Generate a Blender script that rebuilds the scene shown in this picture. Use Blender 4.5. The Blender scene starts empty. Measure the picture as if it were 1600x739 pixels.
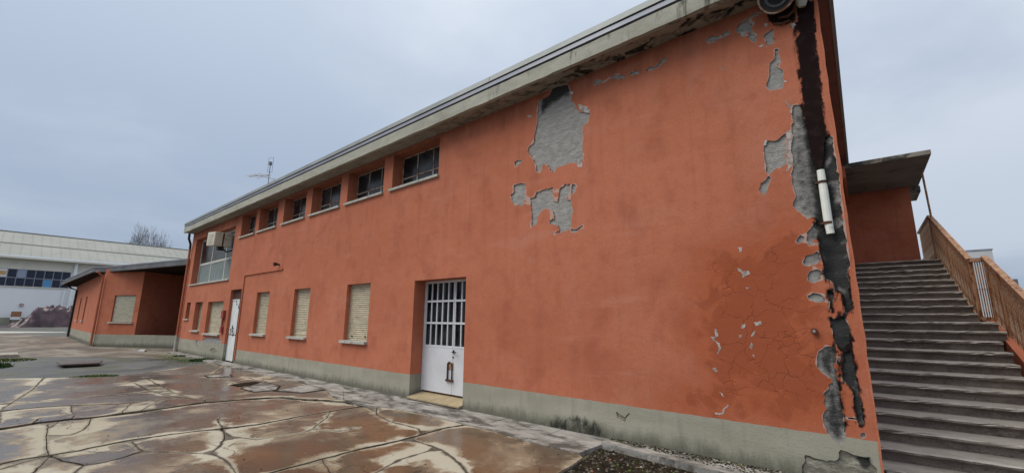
import bpy, bmesh, math, random, json
import numpy as np
from mathutils import Vector, Matrix, noise as mnoise
from mathutils.geometry import delaunay_2d_cdt
S = bpy.context.scene
COL = S.collection
rnd = random.Random(7)
# ---------------------------------------------------------------- camera
cam = bpy.data.objects.new('camera', bpy.data.cameras.new('camera')); COL.objects.link(cam)
cam.data.sensor_width = 36; cam.data.lens = 36*672.1/1600
cam.data.clip_start = .05; cam.data.clip_end = 3000
Rm = ((0.763625, -0.115772, -0.635195), (0.645596, 0.150681, 0.748666), (0.009037, -0.98178, 0.189806))
CAM = (0.1684, -5.6936, 1.6)
cam.matrix_world = Matrix(((Rm[0][0], -Rm[0][1], -Rm[0][2], CAM[0]), (Rm[1][0], -Rm[1][1], -Rm[1][2], CAM[1]),
                           (Rm[2][0], -Rm[2][1], -Rm[2][2], CAM[2]), (0, 0, 0, 1)))
S.camera = cam
# ---------------------------------------------------------------- light
S.view_settings.view_transform = 'Standard'; S.view_settings.look = 'None'
S.view_settings.exposure = 0.86; S.view_settings.gamma = 1
SUN_EL, SUN_AZ = math.radians(55), math.radians(216)      # azimuth clockwise from +Y
sd = Vector((math.sin(SUN_AZ)*math.cos(SUN_EL), math.cos(SUN_AZ)*math.cos(SUN_EL), math.sin(SUN_EL)))
sl = bpy.data.lights.new('sun', 'SUN'); sl.energy = 1.5; sl.angle = math.radians(45); sl.color = (1, .94, .84)
sun = bpy.data.objects.new('sun', sl); COL.objects.link(sun); sun.rotation_euler = sd.to_track_quat('Z', 'Y').to_euler()
W = bpy.data.worlds.new('World'); S.world = W; W.use_nodes = True

def nd(nt, t, **kw):
    n = nt.nodes.new('ShaderNode'+t)
    for k, v in kw.items():
        if k[0] == '_': setattr(n, k[1:], v); continue
        k = k.replace('__', ' ')
        s = n.inputs[int(k[1:])] if (k[0] == 'i' and k[1:].isdigit()) else n.inputs[k]
        if isinstance(v, bpy.types.NodeSocket): nt.links.new(v, s)
        else:
            if s.type == 'RGBA' and len(v) == 3: v = (*v, 1)
            s.default_value = v
    return n
def mix(nt, f, a, b, mode='MIX'):
    return nd(nt, 'Mix', _data_type='RGBA', _blend_type=mode, i0=f, i6=a, i7=b).outputs[2]
def mt(nt, op, a, b=0.0, c=None, clamp=False):
    kw = dict(i0=a, i1=b)
    if c is not None: kw['i2'] = c
    return nd(nt, 'Math', _operation=op, _use_clamp=clamp, **kw).outputs[0]
def mr(nt, v, a, b, c=0.0, d=1.0):
    return nd(nt, 'MapRange', _interpolation_type='SMOOTHSTEP', i0=v, i1=a, i2=b, i3=c, i4=d).outputs[0]
def ns(nt, vec, scale, detail=5.0, rough=.55, dist=0.0):
    return nd(nt, 'TexNoise', Vector=vec, Scale=scale, Detail=detail, Roughness=rough, Distortion=dist).outputs[0]
def mp(nt, vec, sc=(1, 1, 1), loc=(0, 0, 0)):
    return nd(nt, 'Mapping', Vector=vec, Scale=sc, Location=loc).outputs[0]
# sky: an overcast deck over a Nishita sky
nt = W.node_tree; nt.nodes.clear()
tc = nd(nt, 'TexCoord').outputs['Generated']
sky = nd(nt, 'TexSky', _sky_type='NISHITA', _sun_disc=False, _sun_elevation=SUN_EL, _sun_rotation=SUN_AZ, _air_density=1.2, _dust_density=2.0)
sep = nd(nt, 'SeparateXYZ', Vector=tc)
elev = mt(nt, 'MAXIMUM', sep.outputs[2], 0.0)
plane = nd(nt, 'VectorMath', _operation='DIVIDE', i0=tc, i1=nd(nt, 'CombineXYZ', X=mt(nt, 'ADD', elev, .22), Y=mt(nt, 'ADD', elev, .22), Z=1.0).outputs[0]).outputs[0]
n1 = ns(nt, mp(nt, plane, (1, .8, 1), (16.7, 8.7, 0)), .42, 6, .48, .2)
n2 = ns(nt, mp(nt, plane, (1, 1, 1), (8, 2, 0)), 1.6, 6, .55, .2)
cl = mt(nt, 'ADD', mt(nt, 'MULTIPLY', n1, .8), mt(nt, 'MULTIPLY', n2, .2))
cl = mr(nt, cl, .39, .585)
ccol = mix(nt, cl, (2.65, 3.25, 4.3), (4.15, 4.65, 5.5))
ccol = mix(nt, mr(nt, elev, .05, 1.0), ccol, mix(nt, 1.0, ccol, (2.2, 2.02, 1.75), 'MULTIPLY'))
skyc = mix(nt, .9, sky.outputs[0], ccol)
bg = nd(nt, 'Background', Color=skyc, Strength=.072)
nt.links.new(bg.outputs[0], nd(nt, 'OutputWorld').inputs[0])

# ---------------------------------------------------------------- materials
MATS = {}
class Mat:
    def __init__(s, name, rough=.85, metal=0.0, spec=.3):
        s.m = bpy.data.materials.new(name); s.m.use_nodes = True; s.nt = s.m.node_tree
        s.b = s.nt.nodes['Principled BSDF']; s.b.inputs['Roughness'].default_value = rough
        s.b.inputs['Metallic'].default_value = metal; s.b.inputs['Specular IOR Level'].default_value = spec
        s.co = nd(s.nt, 'TexCoord').outputs['Object']; MATS[name] = s.m
    def set(s, k, v):
        if isinstance(v, bpy.types.NodeSocket): s.nt.links.new(v, s.b.inputs[k])
        else: s.b.inputs[k].default_value = (*v, 1) if isinstance(v, tuple) and len(v) == 3 else v
    def col(s, v): s.set('Base Color', v); return s
    def at(s, name): return nd(s.nt, 'Attribute', _attribute_name=name).outputs['Fac']
    def bump(s, h, dist=.01, st=.5):
        s.set('Normal', nd(s.nt, 'Bump', Height=h, Distance=dist, Strength=st).outputs[0]); return s
    def rnd(s): return nd(s.nt, 'ObjectInfo').outputs['Random']

def terracotta(name, dirty=1.0):
    M = Mat(name, .9, spec=.2); n = M.nt; co = M.co
    big = ns(n, mp(n, co, (.25, .25, .5)), 1.0, 5, .55, .4)
    mid = ns(n, mp(n, co, (1.2, 1.2, 1.0)), 1.5, 6, .6, .2)
    fin = ns(n, co, 45, 5, .7)
    c = mix(n, mr(n, big, .35, .65), (.425, .138, .075), (.49, .167, .094))
    c = mix(n, mt(n, 'MULTIPLY', mr(n, mid, .48, .70), .6), c, (.325, .098, .056))
    sm = ns(n, mp(n, co, (.6, .6, 3.2), (4, 0, 2)), 1.1, 7, .62, .5)
    c = mix(n, mt(n, 'MULTIPLY', mr(n, sm, .54, .72), .40), c, (.50, .225, .16))
    run = ns(n, mp(n, co, (5.5, 5.5, .35)), 1.0, 5, .6)
    c = mix(n, mt(n, 'MULTIPLY', mr(n, run, .52, .74), .26), c, (.27, .085, .048))
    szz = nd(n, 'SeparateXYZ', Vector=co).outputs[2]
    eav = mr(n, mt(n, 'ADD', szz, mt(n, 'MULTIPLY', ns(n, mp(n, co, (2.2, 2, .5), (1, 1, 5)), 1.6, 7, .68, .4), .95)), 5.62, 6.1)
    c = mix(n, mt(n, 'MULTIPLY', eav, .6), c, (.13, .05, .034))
    sil = mr(n, ns(n, mp(n, co, (7, 7, .25), (3, 3, 1)), 1.0, 6, .65), .56, .70)
    c = mix(n, mt(n, 'MULTIPLY', mt(n, 'MULTIPLY', sil, mr(n, szz, 2.2, 4.6)), .5), c, (.18, .065, .042))
    rain = mr(n, ns(n, mp(n, co, (.9, .9, .5), (8, 3, 1)), 1.3, 8, .7, .2), .52, .66)
    c = mix(n, mt(n, 'MULTIPLY', rain, .36), c, (.47, .20, .135))
    mot = ns(n, mp(n, co, (1, 1, 1), (2, 7, 4)), 6.5, 8, .72, .1)
    c = mix(n, mr(n, mot, .48, .70, 0, .3), c, (.31, .092, .05))
    c = mix(n, mr(n, mot, .30, .44, .22, 0), c, (.51, .19, .115))
    c = mix(n, mt(n, 'MULTIPLY', mr(n, fin, .42, .72), .42), c, (.27, .075, .04))
    # damp zone: redder, darker tide marks and hairline cracks
    d = M.at('damp'); dn = ns(n, co, 1.9, 7, .6, .8)
    dm = mr(n, mt(n, 'ADD', mt(n, 'MULTIPLY', d, .75), mt(n, 'MULTIPLY', dn, .6)), .50, .86)
    c = mix(n, mt(n, 'MULTIPLY', dm, .75), c, (.365, .088, .034))
    dm2 = mr(n, mt(n, 'ADD', mt(n, 'MULTIPLY', d, .6), mt(n, 'MULTIPLY', ns(n, mp(n, co, (1, 1, 1), (7, 0, 3)), 3.0, 6, .6, 1.2), .6)), .66, .74)
    c = mix(n, mt(n, 'MULTIPLY', dm2, .42), c, (.22, .05, .02))
    wv = nd(n, 'VectorMath', _operation='ADD', i0=co, i1=nd(n, 'VectorMath', _operation='SCALE', i0=nd(n, 'TexNoise', Vector=co, Scale=4.0, Detail=5.0).outputs['Color'], Scale=.35).outputs[0]).outputs[0]
    vo = nd(n, 'TexVoronoi', _feature='DISTANCE_TO_EDGE', Vector=wv, Scale=4.2).outputs['Distance']
    ck = mt(n, 'MULTIPLY', mr(n, vo, .0, .022, 1.0, 0.0), mr(n, mt(n, 'MULTIPLY', d, ns(n, co, 1.3, 3)), .3, .48))
    c = mix(n, mt(n, 'MULTIPLY', ck, mr(n, ns(n, co, 3.5, 4), .42, .6, 0, .6)), c, (.12, .034, .018))
    rm = mr(n, mt(n, 'ADD', M.at('rim'), mt(n, 'MULTIPLY', mt(n, 'SUBTRACT', ns(n, co, 7, 5, .65), .5), 1.1)), .84, .96)
    c = mix(n, mt(n, 'MULTIPLY', rm, .8), c, (.43, .33, .285))
    s = M.at('soot'); sn = ns(n, mp(n, co, (1, 1, .45)), 14, 7, .7, .5)
    sm_ = mr(n, mt(n, 'ADD', s, mt(n, 'MULTIPLY', mt(n, 'SUBTRACT', sn, .5), 1.2)), .42, .66)
    c = mix(n, mt(n, 'MULTIPLY', sm_, .97), c, mix(n, mr(n, ns(n, co, 9, 5), .5, .7), (.004, .005, .007), (.014, .012, .013)))
    M.col(c); M.set('Specular IOR Level', mt(n, 'SUBTRACT', .2, mt(n, 'MULTIPLY', sm_, .17)))
    h = mt(n, 'ADD', mt(n, 'MULTIPLY', fin, .35), mt(n, 'ADD', mt(n, 'MULTIPLY', mid, 1.2), mt(n, 'MULTIPLY', ck, -1.2)))
    h = mt(n, 'ADD', h, mt(n, 'MULTIPLY', ns(n, mp(n, co, (1, 1, 1.15)), 4.5, 7, .62, .15), .9))
    M.bump(h, .012, .55); return M
terracotta('terracotta')
def build_mats():
    M = Mat('plinth_paint', .88, spec=.2); n = M.nt; co = M.co
    a = ns(n, mp(n, co, (.5, 1, 1.4)), 1.6, 7, .62, .4); f = ns(n, co, 40, 5, .7)
    c = mix(n, mr(n, a, .35, .68), (.285, .275, .215), (.345, .33, .265))
    c = mix(n, mt(n, 'MULTIPLY', mr(n, ns(n, mp(n, co, (2.5, 2, .5), (3, 3, 3)), 2, 7, .65), .55, .75), .4), c, (.20, .195, .15))
    c = mix(n, mt(n, 'MULTIPLY', mr(n, f, .5, .8), .35), c, (.16, .155, .12))
    c = mix(n, mt(n, 'MULTIPLY', mr(n, ns(n, mp(n, co, (6, 6, .4), (1, 5, 2)), 1.0, 6, .65), .5, .7), .4), c, (.17, .16, .125))
    sz = nd(n, 'SeparateXYZ', Vector=co).outputs[2]
    foot = mr(n, mt(n, 'ADD', sz, mt(n, 'MULTIPLY', ns(n, mp(n, co, (3, 3, 1)), 2.0, 8, .72), -.36)), -.16, .06, 1.0, 0.0)
    c = mix(n, mt(n, 'MULTIPLY', foot, .7), c, (.055, .055, .04))
    s = M.at('soot'); sm = mr(n, mt(n, 'ADD', s, mt(n, 'MULTIPLY', mt(n, 'SUBTRACT', ns(n, mp(n, co, (1, 1, .5)), 9, 8, .75, .6), .5), 1.5)), .42, .95)
    c = mix(n, mt(n, 'MULTIPLY', sm, .95), c, (.016, .017, .013))
    M.col(c); M.bump(mt(n, 'ADD', f, mt(n, 'MULTIPLY', a, 2.0)), .01, .5)

    M = Mat('bare_render', .95, spec=.15); n = M.nt; co = M.co
    a = ns(n, mp(n, co, (1, 1, 2.5)), 7, 8, .7, .3); f = ns(n, mp(n, co, (.6, 1, 2)), 40, 6, .75)
    c = mix(n, mr(n, a, .3, .7), (.27, .262, .245), (.42, .405, .38))
    c = mix(n, mr(n, f, .5, .8, 0, .55), c, (.10, .095, .088))
    c = mix(n, mr(n, ns(n, co, 3.1, 5), .58, .7, 0, .5), c, (.32, .31, .29))
    ft = mr(n, nd(n, 'SeparateXYZ', Vector=co).outputs[2], .34, .44, 1.0, 0.0)
    c = mix(n, ft, c, mix(n, mr(n, a, .42, .62), (.20, .185, .15), (.38, .36, .295)))   # rubble footing
    d = M.at('dark'); dm = mr(n, mt(n, 'ADD', d, mt(n, 'MULTIPLY', mt(n, 'SUBTRACT', ns(n, co, 12, 7, .7), .5), .9)), .3, .8)
    c = mix(n, mt(n, 'MULTIPLY', dm, .93), c, (.022, .023, .024))
    M.col(c); M.bump(mt(n, 'ADD', a, f), .022, .9)

    M = Mat('lime_undercoat', .9); n = M.nt
    M.col(mix(n, mr(n, ns(n, M.co, 14, 6), .4, .62), (.44, .40, .375), (.26, .20, .17))); M.bump(ns(n, M.co, 60, 5), .004, .5)

    M = Mat('weathered_concrete', .9, spec=.2); n = M.nt; co = M.co
    a = ns(n, mp(n, co, (.5, 1, 1.5)), 2.2, 7, .65, .5); f = ns(n, co, 50, 5, .7)
    c = mix(n, mr(n, a, .3, .7), (.31, .305, .255), (.42, .415, .35))
    st = ns(n, mp(n, co, (3.2, 3.2, .9), (2, 1, 0)), 1.2, 8, .7, .7)
    sx = nd(n, 'SeparateXYZ', Vector=co).outputs[0]
    nearx = mr(n, sx, -7.5, -1.5, .12, .95)
    c = mix(n, mt(n, 'MULTIPLY', mr(n, st, .50, .68), nearx), c, (.055, .055, .045))
    c = mix(n, mr(n, f, .5, .85, 0, .35), c, (.15, .145, .12))
    M.col(c); M.bump(mt(n, 'ADD', mt(n, 'MULTIPLY', a, 2.0), f), .012, .6)

    M = Mat('soffit_concrete', .95, spec=.1); n = M.nt; co = M.co
    a = ns(n, mp(n, co, (1, 1, 1)), 2.0, 7, .65, .6)
    c = mix(n, mr(n, a, .3, .7), (.26, .235, .195), (.34, .31, .26))
    sx = nd(n, 'SeparateXYZ', Vector=co).outputs[0]
    k = mr(n, sx, -8.5, -1.0, .25, 1.15)
    st = ns(n, mp(n, co, (1, 1.6, 1), (5, 5, 5)), 3.2, 8, .72, .7)
    c = mix(n, mt(n, 'MULTIPLY', mr(n, st, .46, .62), k, None, True), c, (.018, .017, .014))
    M.col(c); M.bump(st, .02, .7)

    M = Mat('painted_soffit', .9); n = M.nt
    M.col(mix(n, mr(n, ns(n, M.co, 2.5, 6), .4, .65), (.25, .10, .075), (.19, .075, .06)))

    def simple(name, c1, c2, scale=3, rough=.8, metal=0, bump=.004, spec=.3, sc=(1, 1, 1), c3=None, t3=(.6, .75), s3=6, bs=40, use_rnd=0.0):
        M = Mat(name, rough, metal, spec); n = M.nt
        co = M.co
        if use_rnd: co = nd(n, 'VectorMath', _operation='ADD', i0=co, i1=nd(n, 'CombineXYZ', X=mt(n, 'MULTIPLY', M.rnd(), 37.0), Y=mt(n, 'MULTIPLY', M.rnd(), 11.0), Z=0.0).outputs[0]).outputs[0]
        c = mix(n, mr(n, ns(n, mp(n, co, sc), scale, 6, .62, .3), .32, .68), c1, c2)
        if c3: c = mix(n, mr(n, ns(n, mp(n, co, sc, (9, 4, 2)), s3, 7, .68, .4), *t3), c, c3)
        if use_rnd: c = mix(n, mt(n, 'MULTIPLY', M.rnd(), use_rnd), c, mix(n, 1.0, c, (.45, .45, .45), 'MULTIPLY'))
        M.col(c)
        if bump: M.bump(ns(n, co, bs, 5, .65), bump, .6)
        return M
    simple('flashing', (.20, .22, .215), (.27, .285, .28), 1.2, .55, .3, .002)
    simple('gutter_metal', (.22, .23, .27), (.30, .31, .35), .8, .5, .4, .002)
    simple('dark_gap', (.02, .02, .022), (.03, .03, .03), 2, .9)
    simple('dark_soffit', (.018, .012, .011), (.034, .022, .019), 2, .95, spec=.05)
    simple('canopy_concrete', (.17, .155, .13), (.26, .24, .20), 2.2, .9, c3=(.04, .038, .033), t3=(.46, .60), s3=2.4)
    simple('canopy_soffit', (.15, .135, .12), (.20, .185, .165), 1.2, .95, c3=(.08, .07, .06), t3=(.5, .7), s3=2)
    simple('roof_grey', (.10, .10, .105), (.16, .16, .165), 1.2, .6, .2, .003)
    simple('sill_stone', (.36, .35, .31), (.46, .45, .40), 4, .85, c3=(.16, .155, .13), t3=(.55, .7))
    simple('window_frame_rusty', (.30, .25, .20), (.42, .36, .29), 5, .7, c3=(.19, .075, .035), t3=(.46, .58), s3=9)
    simple('window_frame_pale', (.46, .46, .42), (.56, .55, .5), 5, .6, c3=(.25, .19, .14), t3=(.6, .7), s3=8)
    simple('frosted_panel', (.15, .185, .185), (.21, .24, .24), 2.5, .7, c3=(.14, .16, .16), t3=(.55, .7), sc=(2, 1, .6))
    simple('curtain_grey', (.22, .22, .24), (.42, .42, .44), 2.0, .8, sc=(9, 1, .2))
    simple('shutter_beige', (.44, .38, .27), (.56, .49, .36), 3, .75, c3=(.12, .09, .055), t3=(.56, .70), s3=5, sc=(1, 1, 4), use_rnd=.35)
    simple('shutter_grey', (.36, .33, .25), (.46, .43, .33), 3, .75, c3=(.16, .13, .09), t3=(.55, .75), s3=4, sc=(1, 1, 5))
    simple('gate_white', (.54, .55, .58), (.62, .63, .66), 2, .5, c3=(.30, .19, .12), t3=(.63, .74), s3=6)
    simple('gate_white_dirty', (.58, .59, .58), (.70, .71, .70), 2, .6, c3=(.06, .055, .05), t3=(.63, .70), s3=4, sc=(2.5, 1, 1.2))
    simple('dark_rust', (.045, .022, .014), (.11, .045, .022), 6, .85, bump=.006)
    simple('black_iron', (.015, .015, .017), (.03, .028, .028), 8, .5, .3)
    simple('doorstep_tile', (.34, .265, .155), (.43, .345, .215), 4, .6, c3=(.25, .18, .09), t3=(.58, .7), use_rnd=.25)
    simple('pvc_white', (.68, .69, .62), (.78, .79, .72), 4, .4, c3=(.35, .34, .28), t3=(.6, .75))
    simple('ac_cream', (.46, .42, .33), (.56, .52, .43), 3, .5, c3=(.30, .19, .10), t3=(.57, .7), s3=5)
    simple('red_paint', (.24, .045, .04), (.32, .07, .055), 4, .5)
    simple('sign_white', (.7, .7, .7), (.78, .78, .78), 3, .5, bump=0)
    simple('poster_orange', (.55, .22, .08), (.65, .5, .25), 9, .5, bump=0)
    simple('cabinet_brown', (.30, .13, .07), (.38, .20, .11), 5, .6)
    simple('wh_white', (.80, .82, .84), (.86, .87, .88), .3, .8, sc=(1, 1, .4), bump=0)
    simple('wh_cream', (.64, .62, .53), (.71, .69, .60), .25, .8, bump=0, c3=(.56, .545, .47), t3=(.55, .75), s3=.5)
    simple('wh_roof', (.27, .275, .25), (.31, .315, .29), .25, .8, bump=0, c3=(.24, .24, .22), t3=(.55, .75), s3=.5)
    simple('wh_base_light', (.37, .375, .35), (.42, .42, .40), .5, .8, bump=0)
    simple('wh_base', (.26, .27, .20), (.33, .33, .26), .6, .9, bump=0)
    simple('wh_dark', (.06, .06, .06), (.09, .09, .09), 1, .9, bump=0)
    simple('far_grey', (.42, .44, .46), (.47, .49, .51), .2, .8, bump=0)
    simple('far_brick', (.17, .12, .10), (.22, .15, .12), .6, .9, bump=0)
    simple('bark', (.085, .07, .062), (.14, .12, .105), 4, .95, bump=0)
    simple('moss_green', (.045, .085, .018), (.10, .15, .035), 5, .9, bump=0, spec=.1, use_rnd=.3)
    simple('weed_green', (.018, .05, .015), (.05, .10, .03), 5, .7, bump=0, spec=.2)
    simple('gravel_mix', (.05, .042, .032), (.13, .112, .09), 9, .95, bump=0, c3=(.02, .018, .014), t3=(.5, .62), s3=14)
    simple('gravel_pale', (.26, .24, .2), (.36, .33, .28), 9, .95, bump=0)
    simple('leaf_litter', (.20, .075, .03), (.30, .13, .06), 9, .9, bump=0)
    simple('soil_dark', (.014, .0115, .008), (.036, .028, .019), 7, 1.0, bump=.01, spec=.03, c3=(.022, .03, .011), t3=(.6, .72), s3=2.0)
    simple('panel_rust', (.07, .06, .055), (.13, .10, .085), 3, .5, bump=.004)
    simple('paper_white', (.6, .6, .6), (.7, .7, .7), 3, .8)
    simple('antenna_metal', (.12, .12, .13), (.2, .2, .21), 8, .4, .7, bump=0)
    M = Mat('glass_dark', .2, spec=.22); n = M.nt
    M.col(mix(n, mr(n, ns(n, M.co, 2.2, 4), .4, .7), (.012, .014, .017), (.05, .055, .06)))
    M = Mat('glass_blue', .2, spec=.3); n = M.nt
    M.col(mix(n, mr(n, ns(n, M.co, .8, 4), .4, .7), (.012, .018, .04), (.035, .05, .10)))
    M = Mat('pane_pale', .4); M.col((.30, .35, .48))
    M = Mat('pane_sky', .4); M.col((.10, .30, .55))
    # tarp
    M = Mat('tarp_maroon', .32, spec=.5); n = M.nt
    M.col(mix(n, mr(n, ns(n, M.co, .9, 6, .6, .4), .35, .7), (.032, .014, .021), (.105, .054, .068))); M.bump(ns(n, M.co, 1.6, 4, .55, .8), .10, .6)
    # rusty railing
    M = Mat('rust_orange', .75, spec=.25); n = M.nt; co = M.co
    a = ns(n, mp(n, co, (3, 3, 1.2)), 2.4, 7, .65, .5)
    c = mix(n, mr(n, a, .35, .65), (.36, .185, .105), (.47, .295, .18))
    c = mix(n, mr(n, ns(n, mp(n, co, (4, 4, 1), (3, 8, 1)), 4, 7, .7, .4), .49, .62), c, (.17, .062, .026))
    c = mix(n, mr(n, ns(n, co, 11, 5, .6), .62, .72, 0, .7), c, (.52, .40, .27))
    M.col(c); M.bump(ns(n, co, 60, 5, .7), .004, .7)
    simple('railing_pale', (.42, .29, .18), (.52, .40, .27), 5, .75, c3=(.29, .115, .048), t3=(.46, .58), s3=7, sc=(3, 3, 1))
    # stone steps
    M = Mat('step_stone', .85, spec=.25); n = M.nt
    co = nd(n, 'VectorMath', _operation='ADD', i0=M.co, i1=nd(n, 'CombineXYZ', X=mt(n, 'MULTIPLY', M.rnd(), 3.0), Y=mt(n, 'MULTIPLY', M.rnd(), 31.0), Z=0.0).outputs[0]).outputs[0]
    gr = ns(n, co, 55, 4, .75); a = ns(n, mp(n, co, (1.1, 2, 2)), 2.2, 7, .65, .4)
    c = mix(n, mr(n, a, .35, .66), (.135, .113, .097), (.25, .215, .185))
    c = mix(n, mr(n, gr, .45, .70, 0, .6), c, (.26, .23, .195)); c = mix(n, mr(n, ns(n, co, 38, 4, .75), .54, .68, 0, .8), c, (.035, .028, .024))
    sx = nd(n, 'SeparateXYZ', Vector=M.co).outputs[0]
    ed = mr(n, mt(n, 'ADD', sx, mt(n, 'MULTIPLY', ns(n, co, 3, 6), .5)), .35, .72, 1.0, 0.0)
    c = mix(n, mt(n, 'MULTIPLY', ed, .5), c, (.20, .18, .155))
    up = nd(n, 'SeparateXYZ', Vector=nd(n, 'NewGeometry').outputs['Normal']).outputs[2]
    c = mix(n, mt(n, 'MULTIPLY', mr(n, up, .6, .95), mr(n, a, .3, .6, .5, .95)), c, (.37, .345, .305))   # pale dust and skylight on the treads, put into the colour
    c = mix(n, mt(n, 'MULTIPLY', mt(n, 'MULTIPLY', mr(n, up, .15, .5), mr(n, up, .8, .99, 1.0, 0.0)), mr(n, gr, .3, .55, .3, .9)), c, (.50, .47, .42))
    lic = ns(n, mp(n, co, (.6, 1, 1), (4, 4, 1)), 3.2, 8, .72, .3)
    c = mix(n, mr(n, lic, .54, .68, 0, .6), c, (.032, .027, .021))
    M.col(c); M.bump(mt(n, 'ADD', gr, a), .008, .6)
    # yard slabs: dry cream rims, wet brown silt in the middle
    M = Mat('slab_concrete', .7, spec=.3); n = M.nt
    co = nd(n, 'NewGeometry').outputs['Position']
    e = M.at('edge'); a = ns(n, mp(n, co, (.8, .8, .8)), .95, 8, .6, .25); b = ns(n, mp(n, co, (.4, .4, .4), (5, 3, 0)), 1.0, 6, .6, .8); f = ns(n, co, 34, 6, .7)
    wet = mr(n, mt(n, 'ADD', mt(n, 'ADD', mr(n, mt(n, 'DIVIDE', e, mt(n, 'ADD', .05, mr(n, ns(n, mp(n, co, (.7, .7, .7), (2, 8, 0)), 1.5, 7, .62, .2), .40, .66, 0, .50))), .1, 1.0, 0, .5), mt(n, 'MULTIPLY', mt(n, 'SUBTRACT', a, .5), 2.1)), mt(n, 'ADD', mt(n, 'MULTIPLY', mt(n, 'SUBTRACT', M.rnd(), .5), .34), mt(n, 'MULTIPLY', mt(n, 'SUBTRACT', f, .5), .42))), -.10, .42)
    cream = mix(n, mr(n, b, .35, .65), (.335, .30, .225), (.405, .37, .295))
    cream = mix(n, mr(n, f, .5, .8, 0, .5), cream, (.30, .25, .17))
    cream = mix(n, mr(n, ns(n, co, 5, 6, .65), .56, .72, 0, .55), cream, (.32, .31, .28))
    brown = mix(n, mr(n, b, .38, .62), (.082, .060, .041), (.148, .096, .055))
    sx = nd(n, 'SeparateXYZ', Vector=co).outputs[0]
    grey = mr(n, mt(n, 'ADD', sx, mt(n, 'MULTIPLY', b, 5.0)), -6.6, -2.6, 1.0, 0.0)
    brown = mix(n, mt(n, 'MULTIPLY', grey, .8), brown, (.125, .108, .095))  # left slabs greyer: sky reflection put into the colour
    brown = mix(n, mr(n, ns(n, co, 2.6, 7, .65, .5), .52, .70, 0, .7), brown, (.06, .042, .028))
    brown = mix(n, mr(n, f, .55, .8, 0, .35), brown, (.05, .035, .025))
    c = mix(n, wet, cream, brown)
    rim = mt(n, 'MULTIPLY', mr(n, wet, .15, .5), mr(n, wet, .5, .9, 1.0, 0.0))
    c = mix(n, mt(n, 'MULTIPLY', rim, .5), c, (.22, .14, .07))
    dk = mr(n, mt(n, 'ADD', e, mt(n, 'MULTIPLY', ns(n, co, 6, 6, .7), -.10)), -.052, -.018, 1.0, 0.0)
    c = mix(n, mt(n, 'MULTIPLY', dk, mr(n, b, .35, .6, .35, .9)), c, (.05, .037, .025))
    wv = nd(n, 'VectorMath', _operation='ADD', i0=co, i1=nd(n, 'VectorMath', _operation='SCALE', i0=nd(n, 'TexNoise', Vector=co, Scale=1.6, Detail=6.0).outputs['Color'], Scale=.7).outputs[0]).outputs[0]
    hv = mr(n, nd(n, 'TexVoronoi', _feature='DISTANCE_TO_EDGE', Vector=wv, Scale=1.15).outputs['Distance'], .0, .016, 1.0, 0.0)
    c = mix(n, mt(n, 'MULTIPLY', hv, mr(n, ns(n, mp(n, co, (1, 1, 1), (9, 9, 0)), .9, 4), .46, .58, 0, .85)), c, (.045, .034, .024))
    M.col(c); M.set('Roughness', mt(n, 'SUBTRACT', .85, mt(n, 'MULTIPLY', mt(n, 'MULTIPLY', wet, mr(n, a, .32, .62, .55, 1.0)), .66)))
    M.bump(mt(n, 'ADD', mt(n, 'MULTIPLY', f, mt(n, 'SUBTRACT', 1.0, mt(n, 'MULTIPLY', wet, .7))), a), .006, .5)
    # pavement strip
    M = Mat('pavement_concrete', .9, spec=.25); n = M.nt; co = nd(n, 'NewGeometry').outputs['Position']
    a = ns(n, mp(n, co, (1, 1.6, 1)), 1.7, 7, .65, .6); f = ns(n, co, 36, 6, .72)
    c = mix(n, mr(n, a, .33, .66), (.23, .215, .195), (.36, .345, .32))
    c = mix(n, mr(n, ns(n, mp(n, co, (.7, 1.6, 1), (3, 1, 0)), 1.9, 8, .7, .3), .45, .60, 0, .88), c, (.062, .055, .047))
    c = mix(n, mr(n, f, .5, .8, 0, .5), c, (.11, .105, .095)); M.col(c); M.bump(mt(n, 'ADD', f, a), .008, .6)
    # ground asphalt
    M = Mat('yard_asphalt', .75, spec=.35); n = M.nt; co = nd(n, 'NewGeometry').outputs['Position']
    a = ns(n, mp(n, co, (.35, .35, .35)), 1.0, 7, .62, .7); b = ns(n, mp(n, co, (.35, .8, 1), (7, 2, 0)), .9, 7, .65, .5); f = ns(n, co, 26, 5, .7)
    c = mix(n, mr(n, a, .36, .62), (.055, .056, .052), (.120, .120, .115))
    c = mix(n, mr(n, b, .50, .64, 0, .75), c, (.085, .085, .042))
    c = mix(n, mr(n, ns(n, mp(n, co, (.5, .9, 1), (1, 9, 0)), 1.3, 7, .65, .5), .56, .66, 0, .7), c, (.055, .043, .032))
    c = mix(n, mr(n, ns(n, mp(n, co, (.5, .5, 1), (4, 4, 0)), .8, 6, .6), .60, .68, 0, .55), c, (.26, .24, .20))
    c = mix(n, mr(n, f, .5, .8, 0, .5), c, (.05, .05, .045)); M.col(c); M.bump(f, .01, .6)
    M.set('Roughness', mr(n, a, .35, .65, .45, .9))
    M = Mat('old_path', .75, spec=.35); n = M.nt; co = nd(n, 'NewGeometry').outputs['Position']
    a = ns(n, mp(n, co, (.25, .7, 1)), .8, 7, .62, .7); f = ns(n, co, 22, 5, .7)
    c = mix(n, mr(n, a, .36, .62), (.25, .22, .18), (.13, .10, .075)); c = mix(n, mr(n, ns(n, mp(n, co, (.3, .6, 1), (5, 5, 0)), 1.0, 6, .6, .6), .48, .60, 0, .85), c, (.085, .072, .062))
    c = mix(n, mr(n, f, .5, .8, 0, .4), c, (.09, .08, .07)); M.col(c); M.bump(f, .008, .5)
build_mats()

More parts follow.
